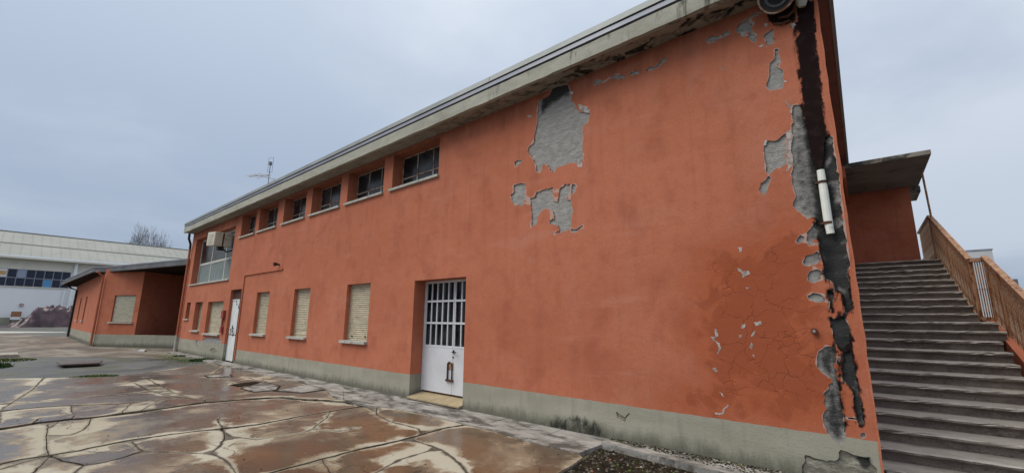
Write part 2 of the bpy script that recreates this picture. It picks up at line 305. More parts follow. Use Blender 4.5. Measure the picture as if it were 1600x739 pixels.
# ---------------------------------------------------------------- mesh helpers
class MB:
    def __init__(s): s.v = []; s.f = []
    def add(s, vs, fs):
        o = len(s.v); s.v += [tuple(v) for v in vs]; s.f += [tuple(i+o for i in f) for f in fs]; return s
    def box(s, x0, x1, y0, y1, z0, z1):
        return s.add([(x, y, z) for z in (z0, z1) for y in (y0, y1) for x in (x0, x1)],
                     [(0, 2, 3, 1), (4, 5, 7, 6), (0, 1, 5, 4), (2, 6, 7, 3), (0, 4, 6, 2), (1, 3, 7, 5)])
    def prism(s, poly, z0, z1):
        n = len(poly)
        a = sum(poly[i][0]*poly[(i+1) % n][1]-poly[(i+1) % n][0]*poly[i][1] for i in range(n))
        if a < 0: poly = poly[::-1]
        z0 = z0 if hasattr(z0, '__len__') else [z0]*n; z1 = z1 if hasattr(z1, '__len__') else [z1]*n
        return s.add([(p[0], p[1], z0[i]) for i, p in enumerate(poly)]+[(p[0], p[1], z1[i]) for i, p in enumerate(poly)],
                     [tuple(range(n))[::-1], tuple(range(n, 2*n))]+[(i, (i+1) % n, n+(i+1) % n, n+i) for i in range(n)])
    def extr(s, prof, axis, a0, a1):
        """profile in the plane normal to axis ('x': (y,z); 'y': (x,z)), extruded a0..a1"""
        n = len(prof); P = (lambda p, a: (a, p[0], p[1])) if axis == 'x' else (lambda p, a: (p[0], a, p[1]))
        return s.add([P(p, a0) for p in prof]+[P(p, a1) for p in prof],
                     [tuple(range(n)), tuple(range(n, 2*n))[::-1]]+[(i, n+i, n+(i+1) % n, (i+1) % n) for i in range(n)])
    def tube(s, pts, r, n=8, cap=True):
        pts = [Vector(p) for p in pts]; r = r if hasattr(r, '__len__') else [r]*len(pts); vs = []; fs = []
        for i, p in enumerate(pts):
            d = (pts[min(i+1, len(pts)-1)]-pts[max(i-1, 0)]).normalized()
            u = d.cross(Vector((0, 0, 1)) if abs(d.z) < .9 else Vector((1, 0, 0))).normalized(); w = d.cross(u)
            for k in range(n):
                a = 2*math.pi*k/n; vs.append(p+(u*math.cos(a)+w*math.sin(a))*r[i])
        for i in range(len(pts)-1):
            for k in range(n): fs.append((i*n+k, i*n+(k+1) % n, (i+1)*n+(k+1) % n, (i+1)*n+k))
        if cap: fs += [tuple(range(n))[::-1], tuple(range((len(pts)-1)*n, len(pts)*n))]
        return s.add(vs, fs)
    def bar(s, a, b, w, t, up=(0, 0, 1)):
        """rectangular bar from a to b, width w across up, thickness t"""
        a = Vector(a); b = Vector(b); d = (b-a).normalized(); u = d.cross(Vector(up)).normalized(); v = u.cross(d)
        vs = [p+u*(i*t/2)+v*(j*w/2) for p in (a, b) for i, j in ((-1, -1), (1, -1), (1, 1), (-1, 1))]
        return s.add(vs, [(0, 1, 2, 3), (7, 6, 5, 4), (0, 4, 5, 1), (1, 5, 6, 2), (2, 6, 7, 3), (3, 7, 4, 0)])
    def mesh(s, name, mat, smooth=False, bevel=0):
        me = bpy.data.meshes.new(name); me.from_pydata(s.v, [], s.f)
        bm = bmesh.new(); bm.from_mesh(me); bmesh.ops.recalc_face_normals(bm, faces=bm.faces)
        if bevel: bmesh.ops.bevel(bm, geom=bm.edges[:], offset=bevel, segments=1, affect='EDGES')
        bm.to_mesh(me); bm.free()
        for m in (mat if isinstance(mat, (list, tuple)) else [mat]): me.materials.append(MATS[m])
        if smooth: me.polygons.foreach_set('use_smooth', [True]*len(me.polygons))
        return me
    def build(s, name, mat, parent=None, **kw): return ob(name, s.mesh(name, mat, **kw), parent)
def ob(name, me, parent=None):
    o = bpy.data.objects.new(name, me); COL.objects.link(o)
    if parent: o.parent = parent
    return o
def tag(o, label=None, cat=None, group=None, kind=None):
    for k, v in (('label', label), ('category', cat), ('group', group), ('kind', kind)):
        if v: o[k] = v
    return o
def empty(name, loc=(0, 0, 0), rz=0):
    o = ob(name, None); o.location = loc; o.rotation_euler.z = rz; o.empty_display_size = .3; return o
def copy_to(o, parent, loc):
    c = o.copy(); COL.objects.link(c); c.parent = parent; c.location = loc; return c
def inside(P, poly):
    P = np.asarray(P, float); q = np.asarray(poly, float); x, y = P[:, 0], P[:, 1]; r = np.zeros(len(P), bool)
    for (x1, y1), (x2, y2) in zip(q, np.roll(q, -1, 0)):
        if y1 == y2: continue
        c = ((y1 > y) != (y2 > y)) & (x < (x2-x1)*(y-y1)/(y2-y1)+x1); r ^= c
    return r
def segdist(P, pts, closed=False):
    P = np.asarray(P, float); q = np.asarray(pts, float)
    a = q if closed else q[:-1]; b = np.roll(q, -1, 0) if closed else q[1:]
    best = np.full(len(P), 1e9); idx = np.zeros(len(P), int)
    for i, (s, e) in enumerate(zip(a, b)):
        d = e-s; L = d@d
        t = np.clip(((P-s)@d)/max(L, 1e-12), 0, 1); k = np.hypot(*(P-(s+t[:, None]*d)).T)
        m = k < best; best[m] = k[m]; idx[m] = i
    return best, idx
def soft(P, poly, w):
    """1 inside the outline, falling to 0 over w outside and rising over w inside"""
    d, _ = segdist(P, poly, True); s = np.where(inside(P, poly), d, -d); return np.clip(.5+s/(2*w), 0, 1)
def jag(pts, step, amp, closed=True, r=rnd):
    out = []; n = len(pts)
    for i in range(n if closed else n-1):
        a = Vector((*pts[i], 0)); b = Vector((*pts[(i+1) % n], 0)); L = (b-a).length; k = max(1, int(L/step)); nn = Vector((-(b-a).y, (b-a).x, 0))
        nn = nn.normalized() if L > 0 else nn
        for j in range(k):
            p = a.lerp(b, j/k)
            if j: p = p+nn*r.gauss(0, amp)
            out.append((p.x, p.y))
    if not closed: out.append(tuple(pts[-1]))
    return out

DATA = json.loads(r'''{"patch":[[[-3.753,5.595],[-3.454,5.53],[-3.418,5.404],[-3.41,5.313],[-3.351,5.16],[-3.288,5.03],[-3.23,4.946],[-3.117,4.918],[-3.038,4.855],[-3.086,4.74],[-3.191,4.671],[-3.189,4.386],[-3.192,4.099],[-3.309,4.086],[-3.41,4.13],[-3.504,4.11],[-3.696,4.091],[-3.746,4.026],[-3.835,4.08],[-3.869,4.196],[-3.945,4.227],[-4.023,4.122],[-4.117,4.107],[-4.127,4.234],[-4.18,4.358],[-4.315,4.541],[-4.305,4.616],[-4.18,4.674],[-4.152,4.85],[-4.098,5.041],[-4.087,5.269],[-4.07,5.427],[-3.937,5.452],[-3.822,5.481]],[[-4.637,3.983],[-4.479,3.988],[-4.368,3.952],[-4.367,3.708],[-4.421,3.585],[-4.487,3.561],[-4.656,3.661],[-4.703,3.791],[-4.635,3.847]],[[-4.26,3.667],[-4.18,3.674],[-4.128,3.751],[-3.948,3.769],[-3.773,3.777],[-3.789,3.646],[-3.752,3.535],[-3.68,3.502],[-3.653,3.704],[-3.557,3.768],[-3.44,3.765],[-3.442,3.643],[-3.514,3.534],[-3.423,3.478],[-3.403,3.334],[-3.43,3.14],[-3.455,3.025],[-3.616,2.986],[-3.768,2.984],[-3.663,3.011],[-3.685,3.115],[-3.853,3.158],[-3.843,3.218],[-3.755,3.226],[-3.792,3.376],[-3.925,3.439],[-4.026,3.413],[-4.093,3.318],[-4.129,3.175],[-4.233,3.159],[-4.222,3.423]],[[-3.408,3.746],[-3.349,3.738],[-3.327,3.702],[-3.375,3.59],[-3.42,3.598]],[[-4.641,4.423],[-4.55,4.443],[-4.426,4.394],[-4.509,4.345],[-4.594,4.319]],[[-3.446,3.016],[-3.32,3.015],[-3.232,3.053],[-3.211,3.024],[-3.321,2.968],[-3.424,2.974]],[[-2.952,5.388],[-2.896,5.407],[-2.829,5.368],[-2.798,5.325],[-2.858,5.326],[-2.927,5.325],[-2.962,5.351]],[[-2.656,5.355],[-2.59,5.369],[-2.415,5.288],[-2.404,5.245],[-2.542,5.285],[-2.631,5.324]],[[-2.34,5.297],[-2.266,5.306],[-2.16,5.251],[-2.22,5.238],[-2.317,5.255]],[[-2.09,5.236],[-2.041,5.279],[-1.938,5.25],[-1.88,5.287],[-1.843,5.333],[-1.787,5.346],[-1.779,5.294],[-1.837,5.257],[-1.894,5.232],[-1.975,5.215],[-2.055,5.223]],[[-1.23,5.375],[-1.19,5.38],[-1.095,5.36],[-1.048,5.349],[-1.071,5.303],[-1.139,5.288],[-1.206,5.307]],[[-1.034,5.338],[-0.999,5.372],[-0.953,5.373],[-0.919,5.334],[-0.967,5.312],[-1.018,5.301]],[[-0.858,5.317],[-0.837,5.375],[-0.784,5.411],[-0.725,5.433],[-0.674,5.459],[-0.608,5.477],[-0.562,5.458],[-0.549,5.427],[-0.612,5.428],[-0.661,5.422],[-0.703,5.402],[-0.692,5.336],[-0.667,5.354],[-0.663,5.302],[-0.683,5.261],[-0.657,5.189],[-0.628,5.165],[-0.643,5.083],[-0.668,5.069],[-0.695,5.117],[-0.72,5.198],[-0.715,5.256],[-0.763,5.272],[-0.769,5.2],[-0.8,5.221],[-0.827,5.288]],[[-0.548,5.134],[-0.496,5.149],[-0.445,5.169],[-0.453,5.081],[-0.459,4.988],[-0.537,4.955],[-0.536,5.042]],[[-0.461,4.884],[-0.425,4.881],[-0.424,4.811],[-0.409,4.703],[-0.453,4.656],[-0.398,4.578],[-0.408,4.445],[-0.431,4.353],[-0.487,4.364],[-0.56,4.372],[-0.591,4.439],[-0.571,4.497],[-0.551,4.554],[-0.544,4.627],[-0.528,4.723],[-0.472,4.766],[-0.458,4.836]],[[-0.679,3.689],[-0.65,3.747],[-0.568,3.721],[-0.504,3.753],[-0.449,3.784],[-0.456,3.675],[-0.462,3.567],[-0.485,3.4],[-0.539,3.376],[-0.672,3.333],[-0.692,3.365],[-0.691,3.495]],[[-0.646,3.285],[-0.651,3.264],[-0.695,3.164],[-0.734,3.071],[-0.747,3.101],[-0.784,3.163],[-0.759,3.231],[-0.71,3.258],[-0.675,3.306]],[[-0.342,4.102],[-0.308,4.101],[-0.268,4.056],[-0.267,3.969],[-0.256,3.879],[-0.244,3.792],[-0.243,3.671],[-0.239,3.51],[-0.221,3.347],[-0.19,3.253],[-0.159,3.264],[-0.127,3.36],[-0.111,3.494],[-0.09,3.629],[-0.048,3.643],[-0.016,3.608],[-0.022,3.454],[-0.017,3.283],[-0.017,3.115],[-0.019,2.949],[-0.028,2.787],[-0.023,2.668],[-0.034,2.601],[-0.031,2.533],[-0.026,2.482],[-0.017,2.447],[-0.036,2.366],[-0.027,2.266],[-0.023,2.183],[-0.052,2.152],[-0.057,2.087],[-0.057,2.006],[-0.064,1.877],[-0.052,1.813],[-0.051,1.749],[-0.097,1.702],[-0.118,1.718],[-0.116,1.814],[-0.114,1.895],[-0.149,1.937],[-0.184,1.979],[-0.204,2.046],[-0.249,2.065],[-0.256,2.132],[-0.233,2.215],[-0.252,2.302],[-0.251,2.404],[-0.255,2.474],[-0.261,2.544],[-0.307,2.445],[-0.358,2.433],[-0.374,2.487],[-0.365,2.574],[-0.324,2.622],[-0.283,2.678],[-0.304,2.663],[-0.255,2.689],[-0.256,2.74],[-0.338,2.735],[-0.374,2.783],[-0.424,2.842],[-0.463,2.908],[-0.424,3.023],[-0.439,3.131],[-0.446,3.275],[-0.417,3.357],[-0.403,3.498],[-0.419,3.556],[-0.402,3.661],[-0.373,3.735],[-0.388,3.804]],[[-0.211,0.667],[-0.149,0.668],[-0.12,0.664],[-0.121,0.655],[-0.157,0.655],[-0.212,0.655]],[[-0.471,2.498],[-0.425,2.56],[-0.388,2.533],[-0.397,2.498],[-0.456,2.464]],[[-0.433,2.256],[-0.398,2.323],[-0.332,2.334],[-0.294,2.365],[-0.27,2.329],[-0.265,2.269],[-0.308,2.229],[-0.381,2.201],[-0.422,2.221]],[[-0.405,2.108],[-0.38,2.149],[-0.307,2.17],[-0.281,2.151],[-0.291,2.059],[-0.35,2.023],[-0.404,2.048]],[[-0.427,1.887],[-0.375,1.916],[-0.314,1.901],[-0.272,1.85],[-0.282,1.821],[-0.364,1.819],[-0.417,1.845]],[[-0.243,1.932],[-0.202,1.938],[-0.205,1.848],[-0.228,1.751],[-0.25,1.735],[-0.235,1.816]],[[-0.252,1.654],[-0.221,1.638],[-0.165,1.662],[-0.126,1.667],[-0.109,1.591],[-0.106,1.499],[-0.108,1.482],[-0.117,1.399],[-0.192,1.334],[-0.229,1.384],[-0.243,1.499]],[[-0.388,1.303],[-0.33,1.348],[-0.247,1.377],[-0.241,1.31],[-0.257,1.206],[-0.264,1.061],[-0.252,0.94],[-0.258,0.799],[-0.246,0.682],[-0.246,0.603],[-0.257,0.465],[-0.303,0.389],[-0.349,0.43],[-0.403,0.49],[-0.419,0.577],[-0.42,0.657],[-0.378,0.724],[-0.386,0.814],[-0.392,0.875],[-0.338,0.931],[-0.297,0.997],[-0.351,1.064],[-0.415,1.132],[-0.411,1.217]],[[-0.181,1.272],[-0.121,1.357],[-0.102,1.236],[-0.105,1.055],[-0.094,0.937],[-0.092,0.742],[-0.09,0.617],[-0.116,0.603],[-0.131,0.678],[-0.141,0.814],[-0.135,0.933],[-0.194,1.007],[-0.218,1.065],[-0.193,1.169]],[[-0.124,0.535],[-0.091,0.546],[-0.086,0.513],[-0.113,0.489],[-0.132,0.501]],[[-0.614,0.243],[-0.535,0.228],[-0.431,0.219],[-0.334,0.257],[-0.302,0.35],[-0.25,0.341],[-0.204,0.321],[-0.077,0.327],[-0.075,0.271],[-0.038,0.233],[-0.039,0.189],[-0.044,0.013],[-0.186,-0.085],[-0.697,-0.133],[-0.648,0.135]],[[-2.766,0.381],[-2.672,0.338],[-2.63,0.326],[-2.575,0.392],[-2.566,0.371],[-2.621,0.309],[-2.634,0.252],[-2.696,0.271],[-2.747,0.3]],[[-21.427,0.689],[-20.715,0.79],[-19.691,0.798],[-19.075,0.748],[-19.07,0.559],[-19.695,0.629],[-20.49,0.473],[-21.175,0.519]],[[-22.265,0.58],[-22.036,0.668],[-21.722,0.575],[-21.784,0.338],[-22.073,0.377]],[[-20.335,0.308],[-19.914,0.426],[-19.334,0.311],[-19.886,0.186]]],"flake":[[[-1.061,2.491],[-1.027,2.487],[-1.032,2.429],[-1.059,2.422]],[[-1.095,2.242],[-1.057,2.225],[-1.033,2.194],[-0.967,2.199],[-0.959,2.152],[-1.02,2.127],[-1.053,2.108],[-1.043,2.166],[-1.085,2.198]],[[-1.03,2.006],[-0.972,1.998],[-1.012,1.977]],[[-1.41,1.535],[-1.383,1.521],[-1.371,1.435],[-1.42,1.399],[-1.408,1.377],[-1.369,1.349],[-1.346,1.294],[-1.369,1.236],[-1.395,1.192],[-1.398,1.22],[-1.374,1.278],[-1.397,1.343],[-1.436,1.376],[-1.466,1.418],[-1.404,1.434]],[[-1.475,1.046],[-1.432,1.063],[-1.403,1.015],[-1.437,1.001]],[[-1.412,0.793],[-1.354,0.739],[-1.371,0.731]],[[-1.316,0.657],[-1.304,0.642],[-1.36,0.603],[-1.387,0.532],[-1.474,0.512],[-1.494,0.531],[-1.396,0.544],[-1.379,0.601]],[[-1.025,1.377],[-1.004,1.337],[-1.021,1.282],[-1.044,1.308]],[[-0.991,1.487],[-0.957,1.502],[-0.976,1.46],[-1.021,1.432]],[[-1.111,1.568],[-1.059,1.583],[-1.071,1.533],[-1.112,1.526]],[[-0.981,1.598],[-0.893,1.612],[-0.884,1.571],[-0.96,1.551]],[[-1.02,1.241],[-0.996,1.224],[-1.008,1.202]],[[-1.148,1.442],[-1.108,1.457],[-1.116,1.415],[-1.143,1.408]],[[-3.272,5.111],[-3.181,5.059],[-3.092,5.008],[-3.018,4.92],[-3.051,4.868],[-3.162,4.924],[-3.229,4.968]],[[-3.308,4.147],[-3.204,4.143],[-3.195,3.998],[-3.298,4.009]],[[-3.408,5.401],[-3.328,5.35],[-3.362,5.296],[-3.424,5.34]],[[-4.329,5.239],[-4.234,5.223],[-4.218,5.161],[-4.289,5.175]],[[-0.443,3.838],[-0.394,3.815],[-0.373,3.735],[-0.398,3.696],[-0.419,3.556],[-0.401,3.488],[-0.417,3.357],[-0.465,3.306],[-0.512,3.28],[-0.468,3.351],[-0.475,3.479],[-0.442,3.672]],[[-0.686,3.691],[-0.668,3.752],[-0.643,3.754],[-0.655,3.692]],[[-0.423,4.746],[-0.41,4.694],[-0.453,4.656],[-0.462,4.672],[-0.431,4.693]],[[-0.409,4.21],[-0.393,4.151],[-0.349,4.101],[-0.359,3.999],[-0.38,4.005],[-0.366,4.071],[-0.392,4.097],[-0.409,4.165]],[[-0.632,4.997],[-0.585,5.006],[-0.562,5.014],[-0.562,4.98],[-0.596,4.972]],[[-0.408,4.445],[-0.38,4.443],[-0.375,4.418],[-0.403,4.421]],[[-0.826,5.308],[-0.755,5.269],[-0.753,5.199],[-0.785,5.198],[-0.817,5.273]],[[-0.657,5.379],[-0.635,5.349],[-0.662,5.312],[-0.676,5.338]],[[-0.539,5.282],[-0.494,5.265],[-0.506,5.223],[-0.536,5.231]],[[-0.268,5.141],[-0.225,5.14],[-0.222,5.1],[-0.262,5.057]],[[-1.08,4.878],[-1.054,4.884],[-1.047,4.861],[-1.073,4.855]],[[-0.678,5.229],[-0.627,5.175],[-0.635,5.129],[-0.658,5.179]]],"soot":[[[-0.178,5.423],[0.012,5.322],[-0.033,5.014],[-0.038,4.835],[-0.04,4.568],[-0.062,4.227],[-0.069,3.973],[-0.074,3.742],[-0.047,3.652],[-0.084,3.557],[-0.116,3.254],[-0.178,3.234],[-0.231,3.245],[-0.254,3.425],[-0.254,3.638],[-0.244,3.792],[-0.241,4.03],[-0.24,4.239],[-0.234,4.504],[-0.229,4.829]],[[-0.165,1.418],[-0.088,1.503],[-0.085,1.237],[-0.091,1.036],[-0.088,0.781],[-0.085,0.599],[-0.128,0.592],[-0.153,0.773],[-0.144,0.932],[-0.217,1.025],[-0.2,1.23]],[[-0.171,2.227],[-0.041,2.201],[-0.037,1.781],[-0.086,1.686],[-0.127,1.718],[-0.124,1.928],[-0.182,1.995]],[[-0.22,0.318],[-0.078,0.317],[-0.069,0.254],[-0.124,0.187],[-0.166,0.234]],[[-0.506,5.565],[-0.192,5.401],[-0.212,5.2],[-0.29,5.133],[-0.375,5.164],[-0.486,5.276]]],"veil":[[[-0.067,1.401],[-0.031,1.423],[-0.005,1.222],[-0.011,0.83],[-0.023,0.523],[-0.054,0.518],[-0.051,0.825],[-0.049,1.119],[-0.07,1.299]]],"plsoot":[[[-4.295,0.008],[-4.106,0.107],[-3.687,0.189],[-3.352,0.258],[-3.194,0.216],[-2.991,0.203],[-2.897,0.072],[-2.925,-0.035],[-3.15,-0.043],[-3.69,-0.024],[-4.106,-0.022]]],"damp":[[[-1.538,2.504],[-0.865,2.669],[-0.113,2.786],[-0.158,1.759],[-0.361,0.72],[-1.603,0.519],[-1.729,1.457]]],"crack":[[[[-12.383,-5.485],[-12.364,-5.387],[-12.304,-5.11],[-12.238,-4.848],[-12.266,-4.512],[-12.208,-4.07],[-12.143,-3.629],[-12.165,-3.284],[-11.915,-3.047]],0.12],[[[-9.655,-5.515],[-9.669,-5.401],[-9.75,-5.139],[-9.787,-4.903],[-9.791,-4.678],[-9.716,-4.449],[-9.73,-4.148],[-9.738,-3.773],[-9.843,-3.221],[-9.869,-2.86],[-9.751,-2.515],[-9.597,-2.064],[-9.406,-1.68],[-8.938,-1.506],[-8.342,-1.202],[-7.886,-1.02],[-7.323,-0.957]],0.3],[[[-7.335,-5.499],[-7.389,-5.412],[-7.468,-5.243],[-7.441,-5.034],[-7.439,-4.793],[-7.522,-4.561],[-7.588,-4.313],[-7.574,-4.08],[-7.554,-3.858],[-7.403,-3.329],[-7.286,-2.88],[-7.329,-2.487],[-7.39,-1.841],[-7.396,-1.493],[-7.366,-1.108],[-7.287,-0.835]],0.11],[[[-11.361,-5.437],[-11.434,-5.392],[-11.436,-4.913],[-11.279,-4.561],[-10.874,-3.995],[-10.846,-3.392],[-10.914,-3.047],[-10.521,-2.933]],0.09],[[[-9.611,-4.924],[-9.105,-4.966],[-8.649,-5.001],[-7.838,-5.038],[-7.399,-5.028],[-7.013,-5.12],[-6.68,-5.208]],0.014],[[[-9.618,-4.459],[-9.179,-4.527],[-8.743,-4.635],[-8.486,-4.781],[-8.709,-4.998]],0.018],[[[-14.672,-3.487],[-14.304,-3.383],[-14.041,-3.228],[-12.972,-3.252],[-12.335,-3.254],[-12.103,-3.225],[-11.382,-3.154],[-10.686,-2.962]],0.02],[[[-15.143,-2.841],[-14.317,-2.88],[-12.864,-2.933],[-12.221,-2.948],[-11.821,-2.958],[-10.852,-2.924],[-10.477,-2.892],[-10.204,-2.789],[-9.794,-2.846]],0.03],[[[-12.972,-3.252],[-12.937,-3.09],[-12.864,-2.933]],0.014],[[[-11.266,-4.548],[-10.584,-4.603],[-10.109,-4.605],[-9.819,-4.664]],0.012],[[[-10.813,-3.799],[-10.257,-3.94],[-10.123,-3.987],[-9.765,-4.071]],0.012],[[[-9.937,-3.766],[-9.81,-3.816],[-10.215,-3.646],[-10.738,-3.381]],0.012],[[[-7.486,-4.287],[-7.152,-4.299],[-6.877,-4.285],[-6.716,-4.196],[-6.541,-4.072],[-6.322,-3.918],[-6.178,-3.767],[-6.398,-3.617],[-6.784,-3.446],[-7.439,-3.279],[-8.098,-3.158],[-8.228,-3.078]],0.014],[[[-7.441,-5.034],[-7.044,-4.96],[-6.83,-4.863],[-6.678,-4.819],[-6.647,-4.699],[-6.683,-4.556],[-6.856,-4.289]],0.04],[[[-7.371,-5.054],[-7.184,-4.967],[-7.148,-4.749],[-7.169,-4.491],[-7.152,-4.299]],0.03],[[[-6.178,-3.767],[-5.805,-3.746],[-5.419,-3.781],[-5.09,-3.827]],0.012],[[[-7.142,-5.413],[-7.276,-5.264],[-7.408,-5.036]],0.03],[[[-6.678,-4.819],[-6.538,-4.872],[-6.265,-4.956]],0.014],[[[-9.844,-4.766],[-9.247,-4.933]],0.012],[[[-9.799,-5.096],[-10.277,-4.967],[-10.287,-4.663],[-10.397,-4.43],[-10.504,-4.045]],0.03],[[[-7.403,-3.329],[-6.85,-3.365],[-6.421,-3.186]],0.02],[[[-4.97,-0.715],[-4.958,-0.78],[-5.029,-1.135],[-4.982,-1.556],[-4.956,-1.949],[-4.994,-2.509],[-4.965,-3.068],[-4.926,-3.565],[-4.909,-3.816],[-4.878,-4.176]],0.07],[[[-7.278,-0.804],[-6.563,-1.262],[-5.966,-1.396],[-5.6,-1.368],[-5.293,-1.376],[-4.973,-1.548]],0.016],[[[-4.974,-1.768],[-4.736,-1.806],[-4.509,-1.816],[-4.205,-1.845],[-3.684,-2.039],[-3.283,-2.266]],0.014],[[[-7.396,-1.653],[-6.928,-1.952],[-6.597,-2.282],[-6.429,-2.415],[-6.325,-2.588],[-6.392,-3.196]],0.012],[[[-4.974,-2.992],[-4.749,-3.075],[-4.409,-3.171]],0.016],[[[-7.275,-1.023],[-6.765,-1.166],[-6.406,-1.297]],0.012],[[[-6.429,-2.415],[-6.148,-2.295],[-5.984,-2.251],[-6.023,-1.902]],0.01],[[[-4.099,-2.859],[-4.17,-2.707],[-4.292,-2.421],[-4.303,-1.982]],0.008],[[[-14.033,-1.677],[-15.344,-1.11],[-16.486,-0.611],[-17.466,-0.165]],0.015],[[[-11.957,-0.926],[-12.642,-1.05],[-14.062,-0.908],[-14.076,-1.088]],0.015],[[[-10.425,-2.558],[-10.452,-2.173],[-10.576,-1.832],[-10.583,-1.446]],0.02],[[[-13.487,-1.588],[-12.416,-1.626],[-10.725,-1.781]],0.012]],"frames":[[[-14.336,-1.688],[-14.172,-1.13],[-13.665,-1.223],[-13.813,-1.738]],[[-12.018,-1.774],[-12.175,-1.168],[-11.805,-1.123],[-11.561,-1.755]],[[-11.209,-1.816],[-12.04,-1.036],[-10.967,-1.049],[-10.355,-1.377],[-10.423,-1.797]],[[-10.315,-1.46],[-10.81,-0.466],[-9.677,-0.353],[-9.603,-1.134]]]}''')

# ================================================================ MAIN BUILDING
XL, ZT, SK = -25.1, 5.57, -.026          # left end, soffit height, skew of the end wall
main = tag(empty('factory_building'), 'two-storey terracotta factory building with peeling plaster and a row of high strip windows', 'building')
UPW = [(-8.46, -6.75), (-10.55, -8.83), (-12.64, -10.92), (-14.62, -13.03), (-16.72, -15.12), (-18.5, -17.05)]
SHW = [(-10.15, -9.08), (-13.2, -12.16), (-16.1, -15.02)]
LOW = [(-24.45, -23.85, 1.5, 2.25), (-23.1, -22.05, 1.02, 2.24), (-21.3, -19.4, .94, 2.22)]
OPEN = [(a, b, 4.64, 5.5) for a, b in UPW]+[(a, b, 1.06, 2.44) for a, b in SHW]+LOW+[(-24.4, -19.15, 3.06, 5.2), (-7.38, -5.8, -.05, 2.4), (-18.72, -17.62, -.05, 2.62)]
DEPTH = .36
def facade():
    patches = [jag(p, .028, .0075) for p in DATA['patch']]
    V = []; E = []
    def loop(pts):
        o = len(V); V.extend((float(a), float(b)) for a, b in pts); n = len(pts); E.extend((o+i, o+(i+1) % n) for i in range(n))
    loop([(XL, -.1), (0, -.1), (0, ZT), (XL, ZT)])
    for a, b, c, d in OPEN: loop([(a, c), (b, c), (b, d), (a, d)])
    for p in patches: loop(p)
    for q in ([(XL, .62), (-18.72, .62)], [(-17.62, .478), (-7.38, .478)], [(-5.8, .478), (0, .478)]):
        q = jag(q, .07, .0022, False); o = len(V); V.extend(q); E.extend((o+i, o+i+1) for i in range(len(q)-1))
    o = len(V); V.extend([(-7.379, .4781), (-5.801, .4781)])
    def grid(x0, x1, st):
        for x in np.arange(x0, x1, st):
            for z in np.arange(-.05+st/2, ZT-.02, st): V.append((x+rnd.uniform(-.3, .3)*st, min(ZT-.02, z+rnd.uniform(-.3, .3)*st)))
    grid(XL+.3, -5.2, .45); grid(-5.2, -2.4, .14); grid(-2.4, -.03, .055)
    v2, e2, f2, *_ = delaunay_2d_cdt([Vector(p) for p in V], E, [], 0, 1e-5)
    P = np.array([tuple(p) for p in v2]); T = np.array([f for f in f2 if len(f) == 3]); C = P[T].mean(1)
    keep = (C[:, 0] > XL) & (C[:, 0] < 0) & (C[:, 1] < ZT) & (C[:, 1] > -.1)
    for a, b, c, d in OPEN: keep &= ~((C[:, 0] > a) & (C[:, 0] < b) & (C[:, 1] > c) & (C[:, 1] < d))
    for p in patches: keep &= ~inside(C, p)
    low = C[:, 1] < np.where(C[:, 0] < -18.17, .62, .478)
    return P, T, C, keep, low
FP, FT, FC, FK, FL = facade()
def reveal_depth(p):
    for a, b, c, d in OPEN:
        if a-2e-3 < p[0] < b+2e-3 and c-2e-3 < p[1] < d+2e-3: return DEPTH
    if p[0] < XL+2e-3 or p[0] > -2e-3 or p[1] < -.098 or p[1] > ZT-2e-3: return .0
    return .024
def wallmesh(name, tris, mat, allk):
    """front faces at y=0 with every free rim turned back into the wall"""
    cnt = {}
    for t in allk:
        for i in range(3):
            k = tuple(sorted((int(t[i]), int(t[(i+1) % 3])))); cnt[k] = cnt.get(k, 0)+1
    used = sorted({int(i) for t in tris for i in t}); mp_ = {g: i for i, g in enumerate(used)}
    vs = [(FP[g][0], 0, FP[g][1]) for g in used]; fs = [tuple(mp_[int(i)] for i in t) for t in tris]
    for t in tris:
        for i in range(3):
            a, b = int(t[i]), int(t[(i+1) % 3])
            if cnt[tuple(sorted((a, b)))] == 1:
                d = reveal_depth((FP[a]+FP[b])/2)
                if d:
                    o = len(vs); vs += [(FP[a][0], 0, FP[a][1]), (FP[b][0], 0, FP[b][1]), (FP[b][0], d, FP[b][1]), (FP[a][0], d, FP[a][1])]; fs.append((o, o+1, o+2, o+3))
    me = bpy.data.meshes.new(name); me.from_pydata(vs, [], fs); bm = bmesh.new(); bm.from_mesh(me)
    for f in bm.faces:
        f.normal_update()
    flip = [f for f in bm.faces if abs(f.normal.y) > .9 and f.normal.y > 0]
    bmesh.ops.reverse_faces(bm, faces=flip); bm.to_mesh(me); bm.free(); me.materials.append(MATS[mat])
    q = np.array([(v[0], v[2]) for v in vs])
    soot = np.zeros(len(q))
    for p in DATA['soot']: soot = np.maximum(soot, soft(q, p, .035))
    for p in DATA['plsoot']: soot = np.maximum(soot, soft(q, p, .09))
    for j in (24, 25, 26, 17, 23): 
        d, _ = segdist(q, DATA['patch'][j], True); soot = np.maximum(soot, np.clip(.66-d/(.10 if j != 25 else .05), 0, 1)*np.clip((q[:, 0]+.34)/.06, 0, 1)*np.clip((-.012-q[:, 0])/.03, 0, 1))
    bn = np.clip((q[:, 0]+.33)/.06, 0, 1)*np.clip((-.015-q[:, 0])/.03, 0, 1)*np.clip((q[:, 1]-.5)/.1, 0, 1)
    soot = np.maximum(soot, bn*np.where(q[:, 1] > 2.3, .50, .40))
    dk = np.maximum(soft(q, DATA['damp'][0], .7), soft(q, [(-2.6, .3), (.1, .3), (.1, 1.9), (-1.3, 1.5)], .6)*.8)
    rim = np.zeros(len(q))
    for p in DATA['patch']: d, _ = segdist(q, p, True); rim = np.maximum(rim, np.clip(1.25-d/.024, 0, 1))
    for nm, arr in (('soot', soot), ('damp', dk), ('rim', rim)):
        A = me.attributes.new(nm, 'FLOAT', 'POINT'); A.data.foreach_set('value', arr.astype(np.float32))
    return ob(name, me, main)
KT = FT[FK]
